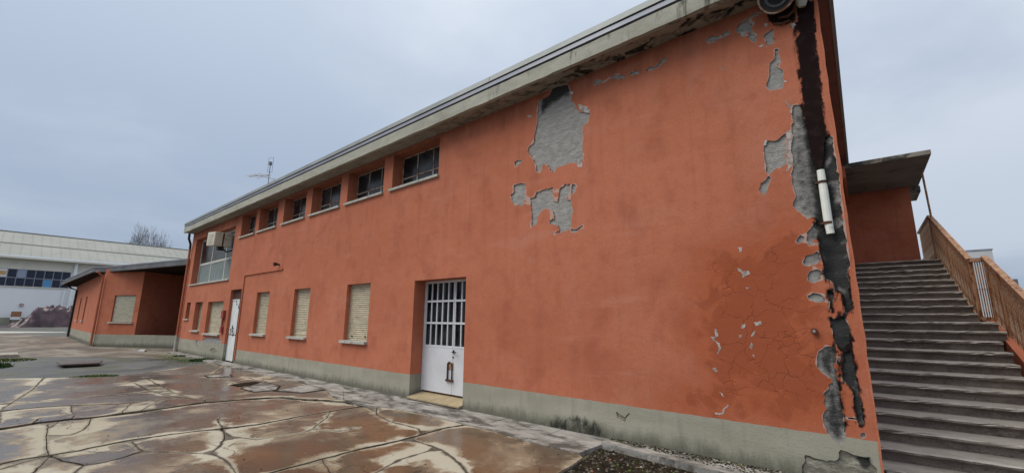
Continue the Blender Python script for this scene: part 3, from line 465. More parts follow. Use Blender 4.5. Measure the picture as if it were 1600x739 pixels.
tag(wallmesh('plaster', FT[FK & ~FL], 'terracotta', KT), 'terracotta plaster with grey patches where it fell off')
tag(wallmesh('plinth', FT[FK & FL], 'plinth_paint', KT), 'grey-green painted wall base with black mould')
# the coarse render behind the plaster, deep enough to show in every missing patch
def backing(x0, x1, z0, z1, st):
    nx = int((x1-x0)/st)+1; nz = int((z1-z0)/st)+1; vs = []; fs = []
    for i in range(nx):
        for j in range(nz):
            x = x0+(x1-x0)*i/(nx-1); z = z0+(z1-z0)*j/(nz-1)
            h = mnoise.fractal(Vector((x*6, 3.3, z*9)), 1, 2.1, 5)*(.006+.012*min(1, max(0, (x+.4)/.15)))
            chase = max(0, 1-abs(x+.17)/.12)*(1 if 1.9 < z < 3.9 else 0)
            vs.append((x, .0195-min(h, .013)+.05*chase, z))
    for i in range(nx-1):
        for j in range(nz-1): a = i*nz+j; fs.append((a, a+nz, a+nz+1, a+1))
    me = bpy.data.meshes.new('bare_wall'); me.from_pydata(vs, [], fs); me.materials.append(MATS['bare_render'])
    me.polygons.foreach_set('use_smooth', [True]*len(fs))
    q = np.array([(v[0], v[2]) for v in vs]); d = np.zeros(len(q))
    for p in DATA['soot'][:3]: d = np.maximum(d, soft(q, p, .06))
    lump = np.array([mnoise.noise(Vector((a*11, 2, b*7))) for a, b in q]); d = np.maximum(d, np.clip((q[:, 0]+.37)/.14, 0, 1)*(q[:, 1] > .55)*np.clip((4.3-q[:, 1])/.3, 0, 1)*np.clip(.85-np.clip(lump-.1, 0, 1)*1.9*(q[:, 0] > -.16), .25, 1))
    d = np.maximum(d, soft(q, DATA['patch'][25], .05)*.74); d = np.maximum(d, soft(q, DATA['patch'][17], .05)*.54)
    d = np.maximum(d, soft(q, [(-4.05, 5.15), (-3.75, 5.3), (-3.3, 5.38), (-3.1, 5.7), (-4, 5.7)], .12))
    d = np.maximum(d, soft(q, DATA['soot'][3], .03))
    A = me.attributes.new('dark', 'FLOAT', 'POINT'); A.data.foreach_set('value', d.astype(np.float32)); return ob('bare_wall', me, main)
tag(backing(-5.0, -.002, -.1, ZT, .035), 'bare grey render showing where plaster fell')
backing(-22.6, -18.8, -.05, .93, .06)
for p in DATA['flake']:
    ctr = np.mean(p, 0); pj = jag([tuple(ctr+(np.array(t_)-ctr)*.9) for t_ in p], .012, .0045); n = len(pj)
    MB().extr([(a, b) for a, b in pj], 'y', -.002, .003).build('bare_undercoat', 'lime_undercoat', main)
# other walls, as one shell behind the facade
back = [(XL, .0), (0, .0), (SK*11.5, 11.5), (XL, 11.5)]
m = MB()
m.add([(0, .001, -.1), (SK*11.5, 11.5, -.1), (SK*11.5, 11.5, ZT), (0, .001, ZT)], [(0, 1, 2, 3)])
m.build('end_wall', 'terracotta', main)
m = MB(); m.add([(XL, 11.5, -.1), (SK*11.5, 11.5, -.1), (SK*11.5, 11.5, ZT), (XL, 11.5, ZT)], [(0, 1, 2, 3)])
m.add([(XL, .001, -.1), (XL, 11.5, -.1), (XL, 11.5, ZT), (XL, .001, ZT)], [(0, 1, 2, 3)]); m.build('rear_wall', 'terracotta', main)
# added black lining behind the openings: interior darkness put into its colour
MB().box(XL+.05, -.09, .40, .45, -.1, ZT-.02).build('dark_lining', 'dark_gap', main)
# thin corner bead
MB().extr([(-.012, -.004), (.010, -.004), (.010, .03), (-.012, .03)], 'x', 0, 1)
cb = MB(); 
pts = [( .004+rnd.uniform(-.006, .006), z) for z in np.arange(.0, ZT, .16)]
for (xa, za), (xb, zb) in zip(pts[:-1], pts[1:]): cb.bar((xa, .006, za), (xb, .006, zb), .022, .02, (0, 1, 0))
cb.build('corner_bead', 'terracotta', main)
# roof
RX0, RX1, OV = -25.12, .17, .40
foot = [(RX0, -OV), (RX1, -OV), (RX1+SK*12, 12), (RX0, 12)]
def inset(d): return [(RX0+d, -OV+d), (RX1-d, -OV+d), (RX1-d+SK*12, 12-d), (RX0+d, 12-d)]
sm = MB(); sm.prism(inset(.012), ZT+.002, ZT+.06); sm.build('soffit', 'soffit_concrete', main)
fas = MB()
nseg = 180                                      # concrete edge beam with chipped lower edge
def strip(x, jit):
    return [(-OV-.002, 5.80), (-OV-.002, 5.562-jit), (-OV+.05, 5.556), (-OV+.05, 5.80)]
prev = None
for i in range(nseg+1):
    x = RX0+(RX1-RX0)*i/nseg; j = mnoise.noise(Vector((x*2.3, 0, 0)))*.012+ (mnoise.noise(Vector((x*9, 4, 0)))*.012 if x > -6 else 0)
    pr = [(x, -OV-.004+ (abs(mnoise.noise(Vector((x*3, 7, 1))))*.012 if x > -6 else 0), 5.80), (x, -OV-.004, 5.562-j), (x, -OV+.06, 5.554), (x, -OV+.06, 5.80)]
    o = len(fas.v); fas.v += pr
    if prev is not None: fas.f += [(prev+k, prev+(k+1) % 4, o+(k+1) % 4, o+k) for k in range(4)]
    prev = o
fas.f += [(0, 1, 2, 3), tuple(prev+k for k in (3, 2, 1, 0))]
tag(fas.build('fascia', 'weathered_concrete', main), 'weathered concrete eaves band with black streaks')
MB().prism(inset(.045), 5.802, 5.835).build('shadow_gap', 'dark_gap', main)
g = MB(); xs = np.linspace(RX0, RX1, 6)
g.extr([(-OV-.012, 5.836), (-OV+.03, 5.836), (-OV+.03, 5.905), (-OV-.012, 5.905)], 'x', RX0, RX1); g.build('gutter', 'gutter_metal', main)
MB().prism(inset(.04), 5.907, 5.925).build('shadow_gap', 'dark_gap', main)
for a, b in zip(xs[:-1], xs[1:]):
    MB().extr([(-OV-.03, 5.927), (-OV+.1, 5.927), (-OV+.1, 6.03), (-OV-.02, 6.03)], 'x', a+.004, b-.004).build('flashing', 'flashing', main)
MB().prism(inset(.06), 5.93, 6.025).build('roof', 'roof_grey', main)
v = MB(); v.prism([(RX1-.03, -OV), (RX1+.012, -OV), (RX1+.012+SK*12, 12), (RX1-.03+SK*12, 12)], 5.53, 6.02); tag(v.build('verge_board', 'flashing', main), 'grey-green edge strip of the roof over the end wall')
MB().prism([(.012, .02), (RX1-.035, .02), (RX1-.035+SK*12, 12), (.012+SK*12, 12)], ZT-.03, ZT-.004).build('painted_soffit', 'painted_soffit', main)

# ---- windows
def glazed(name, x0, x1, z0, z1, cols, rows, y, fm, pm, sillmat, label=None, bar=.035, lowfm=None):
    w = MB()
    w.box(x0, x0+bar, y, y+.04, z0, z1).box(x1-bar, x1, y, y+.04, z0, z1).box(x0+bar, x1-bar, y, y+.04, z0, z0+bar).box(x0+bar, x1-bar, y, y+.04, z1-bar, z1)
    o = w.build(name, fm, main)
    if label: tag(o, label)
    zs = [z0]+[z0+(z1-z0)*r for r in rows]+[z1]; xs = [x0+(x1-x0)*c for c in [0]+cols+[1]]
    for z in zs[1:-1]: MB().box(x0+bar, x1-bar, y-.004, y+.036, z-bar*.55, z+bar*.55).build('crossbar', fm, o)
    for x in xs[1:-1]:
        for j in range(len(zs)-1):
            a = zs[j]+(bar if j == 0 else bar*.55); b = zs[j+1]-(bar if j == len(zs)-2 else bar*.55)
            MB().box(x-bar*.5, x+bar*.5, y+.002, y+.034, a+.001, b-.001).build('mullion', lowfm if (lowfm and j == 0) else fm, o)
    for i in range(len(xs)-1):
        for j in range(len(zs)-1):
            MB().box(xs[i]+.008, xs[i+1]-.008, y+.012, y+.018, zs[j]+.008, zs[j+1]-.008).build('pane', pm[j] if isinstance(pm, (list, tuple)) else pm, o)
    if sillmat: sill(o, x0, x1, z0)
    return o
def sill(o, x0, x1, z0, h=.055, out=.055):
    m = MB(); m.box(x0-.07, x1+.02, -out, -.001, z0-h, z0-.001); m.box(x0+.002, x1-.002, -.001, DEPTH-.02, z0-h*.8, z0+.003)
    return m.build('sill', 'sill_stone', o)
for i, (a, b) in enumerate(UPW):
    glazed('window', a, b, 4.645, 5.497, [.34, .68], [.36], .285, 'window_frame_rusty', 'glass_dark', True, bar=.028, lowfm='window_frame_pale')
bw = glazed('window', -24.4, -19.15, 3.07, 5.198, [.335, .69], [.44], .25, 'window_frame_pale', ['frosted_panel', 'glass_dark'], True, 'large three-bay window with grey lower panels', bar=.09)
for k in range(9):
    x = -24.2+k*.28+(.1 if k % 2 else 0)
    MB().box(x, x+.09+.12*(k % 3 == 0), .274, .28, 4.06, 5.1).build('curtain', 'curtain_grey', bw)
for k in range(7):
    x = -21.9+k*.36
    MB().box(x, x+.12+.1*(k % 2), .274, .28, 4.06, 5.1).build('curtain', 'curtain_grey', bw)
def shutter(x0, x1, z0, z1, y, mat, parent, pitch=.05, sil=True, label=None, rag=0):
    fr = MB(); fr.box(x0+.001, x0+.03, y-.01, y+.03, z0, z1).box(x1-.03, x1-.001, y-.01, y+.03, z0, z1)
    for i_, j_ in ((0, 1),): fr.v = []; fr.f = []; fr.extr([(x0+.001, z0), (x0+.03, z0), (x0+.03, z1-.03), (x1-.03, z1-.03), (x1-.03, z0), (x1-.001, z0), (x1-.001, z1), (x0+.001, z1)], 'y', y-.01, y+.03)
    o = fr.build('shutter', mat, parent)
    if label: tag(o, label)
    sm_ = MB(); z = z0+.002; k = 0
    while z < z1-.04:
        zt = min(z+pitch-.006, z1-.031)
        prof = [(y+.012, z), (y+.002, z+.006), (y, (z+zt)/2), (y+.003, zt-.004), (y+.012, zt)]
        dy = rnd.uniform(0, .003)+(rnd.uniform(0, .02) if rag and rnd.random() < rag else 0)
        sm_.extr([(p[0]+dy, p[1]) for p in prof], 'x', x0+.03, x1-.03); z += pitch; k += 1
    sm_.box(x0+.03, x1-.03, y+.022, y+.03, z0, z1)
    s = sm_.build('slats', mat, o); s['kind'] = 'stuff'
    if sil: sill(o, x0, x1, z0, .06, .08)
    return o
labs = ['closed cream roller shutter, cleanest of the row', 'closed cream roller shutter with dark broken lower slats', 'closed cream roller shutter with dirty slats']
for (a, b), l, r in zip(SHW, labs, (0, .25, .1)):
    s = shutter(a, b, 1.065, 2.438, .12, 'shutter_beige', main, label=l, rag=r)
m = MB()
for x in (-9.95, -9.35): m.tube([(x, .10, 1.17), (x, .13, 1.17)], .022, 8)
m.build('shutter_latch', 'dark_rust', main)
shutter(-23.1, -22.05, 1.025, 2.238, .2, 'shutter_beige', main)
shutter(-21.3, -19.4, .945, 2.218, .14, 'shutter_beige', main, label='wide roller shutter above broken plaster')
o = glazed('window', -24.45, -23.85, 1.505, 2.248, [], [], .25, 'window_frame_rusty', 'glass_dark', True)

# ---- white barred entrance door
dy = .30
ed = MB(); X0, X1, Z0, Z1 = -7.375, -5.805, .145, 2.395
ed.box(X0, X0+.03, dy-.01, dy+.05, Z0, Z1).box(X1-.03, X1, dy-.01, dy+.05, Z0, Z1).box(X0+.03, X1-.03, dy-.01, dy+.05, Z1-.045, Z1)
ED = tag(ed.build('entrance_door', 'gate_white', main), 'white double steel door with barred upper half')
XM = X0+(X1-X0)*.60; ZP = 1.03
for a, b in ((X0+.032, XM-.004), (XM+.004, X1-.032)):
    MB().box(a, b, dy, dy+.035, Z0+.012, ZP).build('panel', 'gate_white', ED)
    for z in (ZP+.022, 1.52, 1.97): MB().box(a, b, dy-.004, dy+.03, z-.02, z+.02).build('crossbar', 'gate_white', ED)
    MB().box(a, b, dy+.06, dy+.07, ZP, Z1-.05).build('pane', 'glass_dark', ED)
    MB().box(a, b, dy+.004, dy+.03, Z0-.008, Z0+.010).build('bottom_edge', 'dark_rust', ED)
barme = MB().box(-.014, .014, dy+.004, dy+.026, ZP+.043, Z1-.047).mesh('bar', 'gate_white')
nb = 8; bx = [X0+.045]+[X0+.045+(XM-X0-.06)*k/5 for k in range(1, 5)]+[XM-.02, XM+.022]+[XM+.022+(X1-XM-.07)*k/3 for k in (1, 2, 3)]
for x in bx:
    b_ = ob('bar', barme, ED); b_.location.x = x
h = MB(); h.box(XM+.012, XM+.045, dy-.012, dy, .93, 1.0); h.tube([(XM+.03, dy-.012, .965), (XM+.03, dy-.05, .965), (XM+.15, dy-.055, .96)], .011, 8); h.build('handle', 'black_iron', ED)
MB().tube([(XM+.02, dy-.001, .86), (XM+.02, dy-.012, .86)], .018, 8).build('keyhole', 'black_iron', ED)
h = MB(); h.box(XM-.13, XM+.03, dy-.012, dy-.001, .62, .76); h.build('hasp_plate', 'window_frame_rusty', ED)
h = MB(); h.box(XM-.13, XM-.105, dy-.03, dy-.012, .42, .74).box(XM+.0, XM+.02, dy-.03, dy-.012, .42, .74).box(XM-.16, XM+.05, dy-.035, dy-.012, .395, .435); h.tube([(XM-.11, dy-.03, .73), (XM-.06, dy-.03, .77), (XM+.01, dy-.03, .73)], .012, 6); h.build('lock_bar', 'dark_rust', ED)
# doorstep of tiles
ds = MB(); ds.box(-7.377, -5.803, -.055, dy+.06, -.05, .028); DS = ds.build('doorstep', 'old_path', main)
tme = MB().extr([(-.075, .030), (dy+.05, .030), (dy+.05, .125), (-.075, .060)], 'x', .003, .306).mesh('tile', 'doorstep_tile', bevel=.003)
for k in range(5): t = ob('tile', tme, DS); t.location.x = -7.36+k*.308
# narrow dirty white door
nd_ = MB(); nd_.box(-18.715, -17.625, .10, .14, .03, 2.22); ND = tag(nd_.build('side_door', 'gate_white_dirty', main), 'narrow white door with peeling black marks')
MB().box(-18.715, -17.625, .11, .13, 2.26, 2.615).build('transom', 'dark_rust', ND)
MB().box(-18.715, -17.625, .085, .15, 2.22, 2.26).build('crossbar', 'gate_white_dirty', ND)
MB().box(-18.70, -17.64, .094, .10, .95, .975).build('seam', 'dark_rust', ND)
MB().box(-17.62, -17.55, -.012, .1, .0, 2.62).build('jamb', 'dark_rust', ND)
for k in range(26):
    x = rnd.uniform(-18.6, -17.75); z = rnd.choice((rnd.uniform(.4, 1.5), rnd.uniform(.9, 1.2), rnd.uniform(1.9, 2.15)))
    p = jag([(x, z), (x+rnd.uniform(.02, .07), z+.02), (x+rnd.uniform(.02, .06), z+rnd.uniform(.05, .16)), (x-.01, z+rnd.uniform(.04, .1))], .03, .008)
    MB().extr(p, 'y', .0955, .1002).build('paint_scar', 'black_iron', ND)
# red cabinet beside it
m = MB(); m.box(-19.22, -18.98, -.09, -.002, 1.55, 1.85); m.tube([(-19.08, -.05, 1.56), (-19.08, -.05, 1.25)], .03, 8); m.box(-19.2, -19.0, -.08, -.002, 1.02, 1.24); m.build('hose_cabinet', 'red_paint', main)
# painted conduit and small lamp
m = MB(); m.box(-17.46, -17.40, -.035, -.001, .12, 3.14).box(-17.40, -14.17, -.035, -.001, 3.09, 3.14); tag(m.build('conduit', 'terracotta', main), 'terracotta painted conduit bent over the narrow door')
m = MB(); m.tube([(-14.5, -.001, 3.27), (-14.5, -.1, 3.29)], .03, 8); m.tube([(-14.5, -.09, 3.29), (-14.5, -.17, 3.27)], [.05, .065], 10); m.build('wall_lamp', 'black_iron', main)
# corner downpipe at the far left
m = MB(); m.tube([(-24.95, -.2, 5.54), (-24.95, -.2, 5.3), (-25.0, -.09, 5.05), (-25.0, -.08, 4.8)], .05, 10); m.build('pipe_elbow', 'black_iron', main)
m = MB(); m.tube([(-25.0, -.08, 4.8), (-25.0, -.08, .75)], .05, 10); DP = tag(m.build('downpipe', 'terracotta', main), 'terracotta painted downpipe at the far corner')
m = MB(); m.tube([(-25.0, -.08, .75), (-25.0, -.08, .05)], .06, 10); m.build('pipe_boot', 'sill_stone', DP)
# broken white pipe left in the corner chase
m = MB(); m.tube([(-.165, -.012, 3.26), (-.160, -.016, 3.0), (-.158, -.014, 2.70), (-.150, -.012, 2.54)], [.036, .041, .041, .036], 12)
BP = tag(m.build('broken_downpipe', 'pvc_white', main), 'short white plastic pipe left in the blackened corner')
for z_ in (3.12, 2.66):
    m = MB(); m.tube([(-.162, -.0145, z_-.014), (-.162, -.0145, z_+.014)], .0445, 12); m.box(-.23, -.20, -.03, .04, z_-.012, z_+.012); m.box(-.2005, -.12, .022, .03, z_-.011, z_+.011); m.build('pipe_bracket', 'dark_rust', BP)
m = MB(); m.tube([(-.4, .0, 1.51), (-.4, -.05, 1.51)], .03, 12); m.build('pipe_stub', 'dark_rust', main)
MB().tube([(-.4, -.045, 1.51), (-.4, -.053, 1.51)], .014, 10).build('pipe_plug', 'lime_undercoat', main)
# rain hopper remains hanging below the eave at the right corner
hp = MB(); c0 = Vector((-.35, -.27, 5.40)); ax_ = Vector((.05, -.80, -.60)).normalized()
def ringmesh(c, ax, radii, offs, n=28):
    m = MB(); u = ax.cross(Vector((0, 0, 1))).normalized(); w = ax.cross(u)
    for rr, of in zip(radii, offs):
        for k in range(n):
            a = 6.2832*k/n; m.v.append(tuple(c+ax*of+(u*math.cos(a)+w*math.sin(a))*rr))
    for i in range(len(radii)-1):
        for k in range(n): m.f.append((i*n+k, i*n+(k+1) % n, (i+1)*n+(k+1) % n, (i+1)*n+k))
    return m
HP = tag(ringmesh(c0, ax_, [.06, .13, .175, .185, .172, .16], [-.20, -.16, -.06, .0, .004, -.02]).build('round_lamp', 'dark_rust', main, smooth=True), 'round dark bowl lamp with a rusty rim under the eave corner')
ringmesh(c0, ax_, [.186, .196, .186, .176], [-.012, .003, .014, .003]).build('rim', 'window_frame_rusty', HP, smooth=True)
ringmesh(c0, ax_, [.17, .12, .06, .001], [-.03, -.045, -.055, -.06]).build('bowl', 'glass_dark', HP, smooth=True)
ringmesh(c0, ax_, [.13, .128, .10, .098], [-.043, -.036, -.044, -.052]).build('inner_ring', 'roof_grey', HP, smooth=True)
MB().tube([(-.35, -.10, 5.48), (-.35, .0, 5.44)], .035, 8).build('bracket', 'dark_rust', HP)
m = MB(); m.tube([(-.37, -.03, 5.26), (-.28, -.06, 5.22), (-.22, -.04, 5.27)], .018, 6); m.tube([(-.44, -.02, 5.22), (-.35, -.05, 5.16), (-.27, -.02, 5.18)], .014, 6); m.build('torn_band', 'dark_rust', HP)
m = MB(); m.tube([(-.135, -.09, 5.56), (-.14, -.085, 5.42), (-.125, -.07, 5.31), (-.13, -.06, 5.27)], [.045, .06, .055, .035], 9); tag(m.build('broken_spout', 'sill_stone', main), 'broken pale stub of the old rain pipe above the black streak')

# ---- weathered rough ledge at the foot of the wall
# ================================================================ STAIRCASE
ST = tag(empty('exterior_staircase', (.03, 0, 0), .026), 'grey stone outside staircase climbing the end wall with rusty orange railing', 'staircase')
RISE, GO, NST, Y0 = .1475, .357, 22, 1.0
def step_mesh(w, seed):
    r = random.Random(seed); m = MB(); NX = 22
    prof = [(.05, -RISE-.002), (.046, -.062), (.012, -.054), (-.014, -.036), (-.016, -.016), (-.006, -.003), (.014, 0), (GO+.04, .0), (GO+.04, -RISE-.002)]
    n = len(prof)
    for i in range(NX+1):
        x = w*i/NX
        for k, (y, z) in enumerate(prof):
            j = r.gauss(0, .004)+(.018 if r.random() < .07 and 2 <= k <= 5 else 0) if 1 <= k <= 6 else 0
            m.v.append((x, y+j, z+(r.gauss(0, .0018) if 3 <= k <= 6 else 0)))
    for i in range(NX):
        for k in range(n): a = i*n+k; b = i*n+(k+1) % n; m.f.append((a, b, b+n, a+n))
    m.f += [tuple(range(n))[::-1], tuple(range(NX*n, NX*n+n))]
    return m.mesh('step', 'step_stone')
for k in range(NST):
    idx = NST-1-k                                   # 0 = top
    w = 1.56 if idx not in (10, 11) else 1.72
    if idx > 11: w = 1.62
    s = ob('step', step_mesh(w+.05+rnd.uniform(-.012, .012), k), ST); s.location = (-.05, Y0+k*GO, .012+k*RISE+RISE*.0)
ZL = .012+(NST-1)*RISE; YT = Y0+(NST-1)*GO
MB().box(-.1, 1.75, YT+GO+.021, YT+4.2, ZL-.2, ZL-.003).build('landing', 'step_stone', ST)
def stringer(y0, y1, x0, x1, off):
    z = lambda y: .012+(y-Y0)/GO*RISE+off
    m = MB(); m.extr([(y0, -.1), (y1, -.1), (y1, z(y1)), (y0, max(z(y0), .05))], 'x', x0, x1); return m
stringer(.8, 5.55, 1.70, 1.86, -.215).build('side_wall', 'terracotta', ST)
stringer(5.56, 7.1, 1.575, 1.70, -.265).build('side_wall', 'terracotta', ST)
stringer(7.12, YT+.4, 1.45, 1.545, -.6).build('side_wall', 'terracotta', ST)
MB().extr([(Y0+.4, -.1), (YT+4.2, -.1), (YT+4.2, ZL-.21), (YT+.3, ZL-.21), (Y0+.4, -.05)], 'x', .01, 1.44).build('stair_light_block', 'soffit_concrete', ST)  # unseen solid wedge added to stop light passing under the steps
# railing
def railing(y0, z0, y1, z1, x, hgt, n, posts, label):
    """from the upper end (y0,z0) to the lower end (y1,z1); z = top of the handrail"""
    L = y0-y1; zt = lambda y: z0+(z1-z0)*(y0-y)/L
    m = MB(); m.bar((x, y0, z0-.03), (x, y1, z1-.03), .06, .085); R = tag(m.build('railing', 'rust_orange', ST), label)
    m = MB(); m.bar((x, y0, z0-hgt), (x, y1, z1-hgt), .05, .05); m.build('bottom_rail', 'rust_orange', R)
    bme = MB().box(-.006, .006, -.016, .016, -hgt+.02, -.055).mesh('baluster', 'railing_pale')
    bme2 = MB().box(-.006, .006, -.016, .016, -hgt+.02, -.055).mesh('baluster', 'rust_orange')
    for k in range(n):
        y = y0-L*(k+.5)/n
        if min(abs(y-p) for p in posts) < .05: continue
        b = ob('baluster', bme if k % 3 else bme2, R); b.location = (x, y, zt(y))
    for p in posts:
        MB().box(x-.03, x+.03, p-.045, p+.045, zt(p)-hgt-.22, zt(p)-.045).build('post', 'rust_orange', R)
    return R
R1 = railing(9.45, 4.34, 5.60, 2.77, 1.62, 1.10, 44, [9.40, 7.45, 5.63], 'upper flight of the rusty railing')
R2 = railing(5.52, 2.80, 1.2, 1.02, 1.80, 1.12, 50, [5.46, 4.75, 2.95, 1.3], 'lower flight of the rusty railing')
MB().box(1.60, 1.83, 5.50, 5.60, 2.70, 2.765).build('rail_return', 'rust_orange', R2)
MB().box(1.60, 1.83, 5.50, 5.60, 1.66, 1.72).build('rail_return', 'rust_orange', R2)
for k in range(6): ob('baluster', bpy.data.meshes['baluster.002' if k % 2 else 'baluster.003'], R2).location = (1.645+k*.03, 5.55, 2.77)
# landing rail going on behind
m = MB(); m.bar((1.62, 9.47, 4.32), (1.62, 12.2, 4.32), .06, .085); R3 = tag(m.build('railing', 'rust_orange', ST), 'level railing along the top landing')
MB().bar((1.62, 9.47, 3.25), (1.62, 12.2, 3.25), .05, .05).build('bottom_rail', 'rust_orange', R3)
bme = MB().box(-.006, .006, -.016, .016, -1.05, -.055).mesh('baluster', 'railing_pale')
for k in range(20): ob('baluster', bme, R3).location = (1.62, 9.6+k*.13, 4.32)
# canopy
CN = MB(); CN.box(-.12, 1.58, 7.15, 11.2, 5.30, 5.40); CNO = tag(CN.build('canopy', 'canopy_concrete', ST), 'flat grey concrete canopy over the top landing')
MB().box(-.01, 1.56, 7.17, 11.1, 5.285, 5.298).build('soffit', 'canopy_soffit', CNO)
MB().box(1.36, 1.60, 10.0, 11.2, 5.13, 5.284).build('beam', 'canopy_concrete', CNO)
MB().tube([(1.53, 8.55, 5.29), (1.60, 9.0, 4.2)], .022, 10).build('post', 'railing_pale', CNO)
MB().box(-.12, 1.37, 9.95, 10.15, ZL-.1, 5.284).build('sheltered_wall', 'terracotta', ST)
MB().box(-.012, .05, 6.9, 9.9, 5.0, 5.28).build('ledge', 'terracotta', ST)

# ================================================================ GROUND
gm = MB(); gm.prism([(-700, -500), (500, -500), (500, 700), (-700, 700)], -.5, -.045); tag(gm.build('ground', 'yard_asphalt'), kind='structure')
pm = MB(); pm.prism([(-62, -4.9), (-51.18, -1.75), (-32.9, -2.15), (-28.6, .4), (-25.2, 2.0), (-25.2, .0), (-20.5, -.0), (-20.61, -.46), (-24.45, -2.78), (-25.9, -4.32), (-25.26, -5.32), (-30, -9), (-60, -9)], -.046, -.036); tag(pm.build('path', 'old_path'), 'worn concrete yard path with brown stains', kind='structure')
FAR = [(-17.3, -5.36), (-16.7, -4.49), (-15.9, -3.35), (-16.88, -2.02), (-17.6, -1.2), (-18.3, -.55)]
PAVE = [(-18.3, -.52), (-14, -.50), (-11.2, -.47), (-9.6, -.62), (-8.7, -.95), (-7.89, -.98), (-7.32, -.93), (-6.78, -.79), (-5.92, -.70), (-4.96, -.75), (-4.36, -.74), (-3.67, -.84), (-3.19, -.83), (-2.86, -.82)]
EDGE = [(-2.75, -.92), (-2.70, -1.2), (-2.67, -1.57), (-2.45, -2.6), (-2.5, -4.2), (-2.2, -6), (-2.2, -13), (-19, -13), (-18.2, -8)]
def slabs(dom, cracks, st, parent, mat, name, zt, thick=.05, tilt=.004, zfix=None):
    V = []; E = []; segs = []
    def loop(pts, closed=True):
        o = len(V); V.extend((float(a), float(b)) for a, b in pts); n = len(pts); E.extend((o+i, o+(i+1) % n) for i in range(n if closed else n-1))
    loop(dom); D = np.array(dom)
    rib = []
    for pts, w in cracks:
        p = np.array(jag(pts, .10, .004+.06*w, False)); n = len(p)
        ww = np.array([w*.62*(.55+.9*abs(mnoise.noise(Vector((a*1.7, b*1.7, 3))))+rnd.uniform(0, .25)) for a, b in p])/2+.002
        t = np.gradient(p, axis=0); t /= np.linalg.norm(t, axis=1)[:, None]+1e-9; nn = np.c_[-t[:, 1], t[:, 0]]
        a = p+nn*ww[:, None]; b = p-nn*ww[:, None]
        poly = [tuple(q) for q in a]+[tuple(q) for q in b[::-1]]; loop(poly); rib.append((p, ww))
        segs.append(p)
    lo = D.min(0); hi = D.max(0)
    for x in np.arange(lo[0], hi[0], st):
        for y in np.arange(lo[1], hi[1], st):
            if zfix and y < zfix: 
                if rnd.random() < .8: continue
            V.append((x+rnd.uniform(-.35, .35)*st, y+rnd.uniform(-.35, .35)*st))
    v2, e2, f2, *_ = delaunay_2d_cdt([Vector(p) for p in V], E, [], 0, 1e-4)
    P = np.array([tuple(p) for p in v2]); T = np.array([f for f in f2 if len(f) == 3]); C = P[T].mean(1)
    keep = inside(C, dom)
    for p, ww in rib:
        d, i = segdist(C, p); keep &= d > np.maximum(ww[i], ww[np.minimum(i+1, len(ww)-1)])*.93
    T = T[keep]
    ed = np.full(len(P), 9.0)
    for p, ww in rib:
        d, i = segdist(P, p); ed = np.minimum(ed, d-ww[i])
    d, _ = segdist(P, dom, True); ed = np.clip(np.minimum(ed, d+.08), 0, .6)
    # connected pieces
    par = list(range(len(T)))
    def find(a):
        while par[a] != a: par[a] = par[par[a]]; a = par[a]
        return a
    em = {}
    for ti, t in enumerate(T):
        for i in range(3):
            k = (min(t[i], t[(i+1) % 3]), max(t[i], t[(i+1) % 3]))
            if k in em: par[find(ti)] = find(em[k])
            else: em[k] = ti
    comp = {}
    for ti in range(len(T)): comp.setdefault(find(ti), []).append(ti)
    cnt = 0
    for c in comp.values():
        tr = T[c]; A = P[tr]; area = abs(np.cross(A[:, 1]-A[:, 0], A[:, 2]-A[:, 0])).sum()/2
        if area < .0025: continue
        used = sorted({int(i) for t in tr for i in t}); mp_ = {g: i for i, g in enumerate(used)}; ctr = P[used].mean(0)
        big = min(1, .6/math.sqrt(area)); tx, ty = rnd.gauss(0, tilt*big), rnd.gauss(0, tilt*big); dz = rnd.gauss(0, .0015)
        vs = []; 
        for g in used: x, y = P[g]; vs.append((x, y, zt+dz+tx*(x-ctr[0])+ty*(y-ctr[1])))
        fs = [tuple(mp_[int(i)] for i in t) for t in tr]; n0 = len(vs); edg = [float(ed[g]) for g in used]
        bc = {}
        for t in tr:
            for i in range(3):
                k = (int(t[i]), int(t[(i+1) % 3])); bc[k] = 1
        low = {}
        for (a, b) in list(bc):
            if (b, a) not in bc:
                for g in (a, b):
                    if g not in low: low[g] = len(vs); vs.append((P[g][0], P[g][1], zt-thick)); edg.append(0.0)
                fs.append((mp_[b], mp_[a], low[a], low[b]))
        me = bpy.data.meshes.new(name); me.from_pydata(vs, [], fs); me.materials.append(MATS[mat])
        bm = bmesh.new(); bm.from_mesh(me)
        fl = [f for f in bm.faces if len(f.verts) == 3 and f.normal.z < 0]
        bmesh.ops.reverse_faces(bm, faces=fl); bm.to_mesh(me); bm.free()
        Aa = me.attributes.new('edge', 'FLOAT', 'POINT'); Aa.data.foreach_set('value', edg); ob(name, me, parent); cnt += 1
    return cnt
dom = FAR+PAVE+EDGE
apm = MB(); apm.prism(dom, -.047, -.024)
AP = tag(apm.build('yard_paving', 'soil_dark'), 'cracked cream and brown concrete yard paving', kind='structure')
extra = [([(-19, -7.6), (-9, -7.2), (-2, -6.9)], .02), ([(-19, -10), (-2, -9.6)], .02), ([(-12.5, -13), (-12.2, -7.3)], .02), ([(-7, -13), (-6.7, -7.1), (-5.4, -4.6)], .02), ([(-16.9, -4.6), (-14.4, -4.9), (-11.5, -5.4), (-10.2, -5.4)], .015)]
ncr = slabs(dom, DATA['crack']+extra, .20, AP, 'slab_concrete', 'concrete_slab', .0, tilt=.004, zfix=-7)
pv = [(-25.15, -.35), (-20.6, -.30), (-18.3, -.51)]+[(x, y+.012) for x, y in PAVE[1:]]+[(-2.83, -.30), (-2.78, -.0), (-25.15, -.0)]
PV = MB(); PV.prism([(p[0], p[1]+.03) if p[1] < -.1 else p for p in pv], -.047, -.02); PV = tag(PV.build('pavement', 'soil_dark'), 'narrow grey pavement strip along the wall', kind='structure')
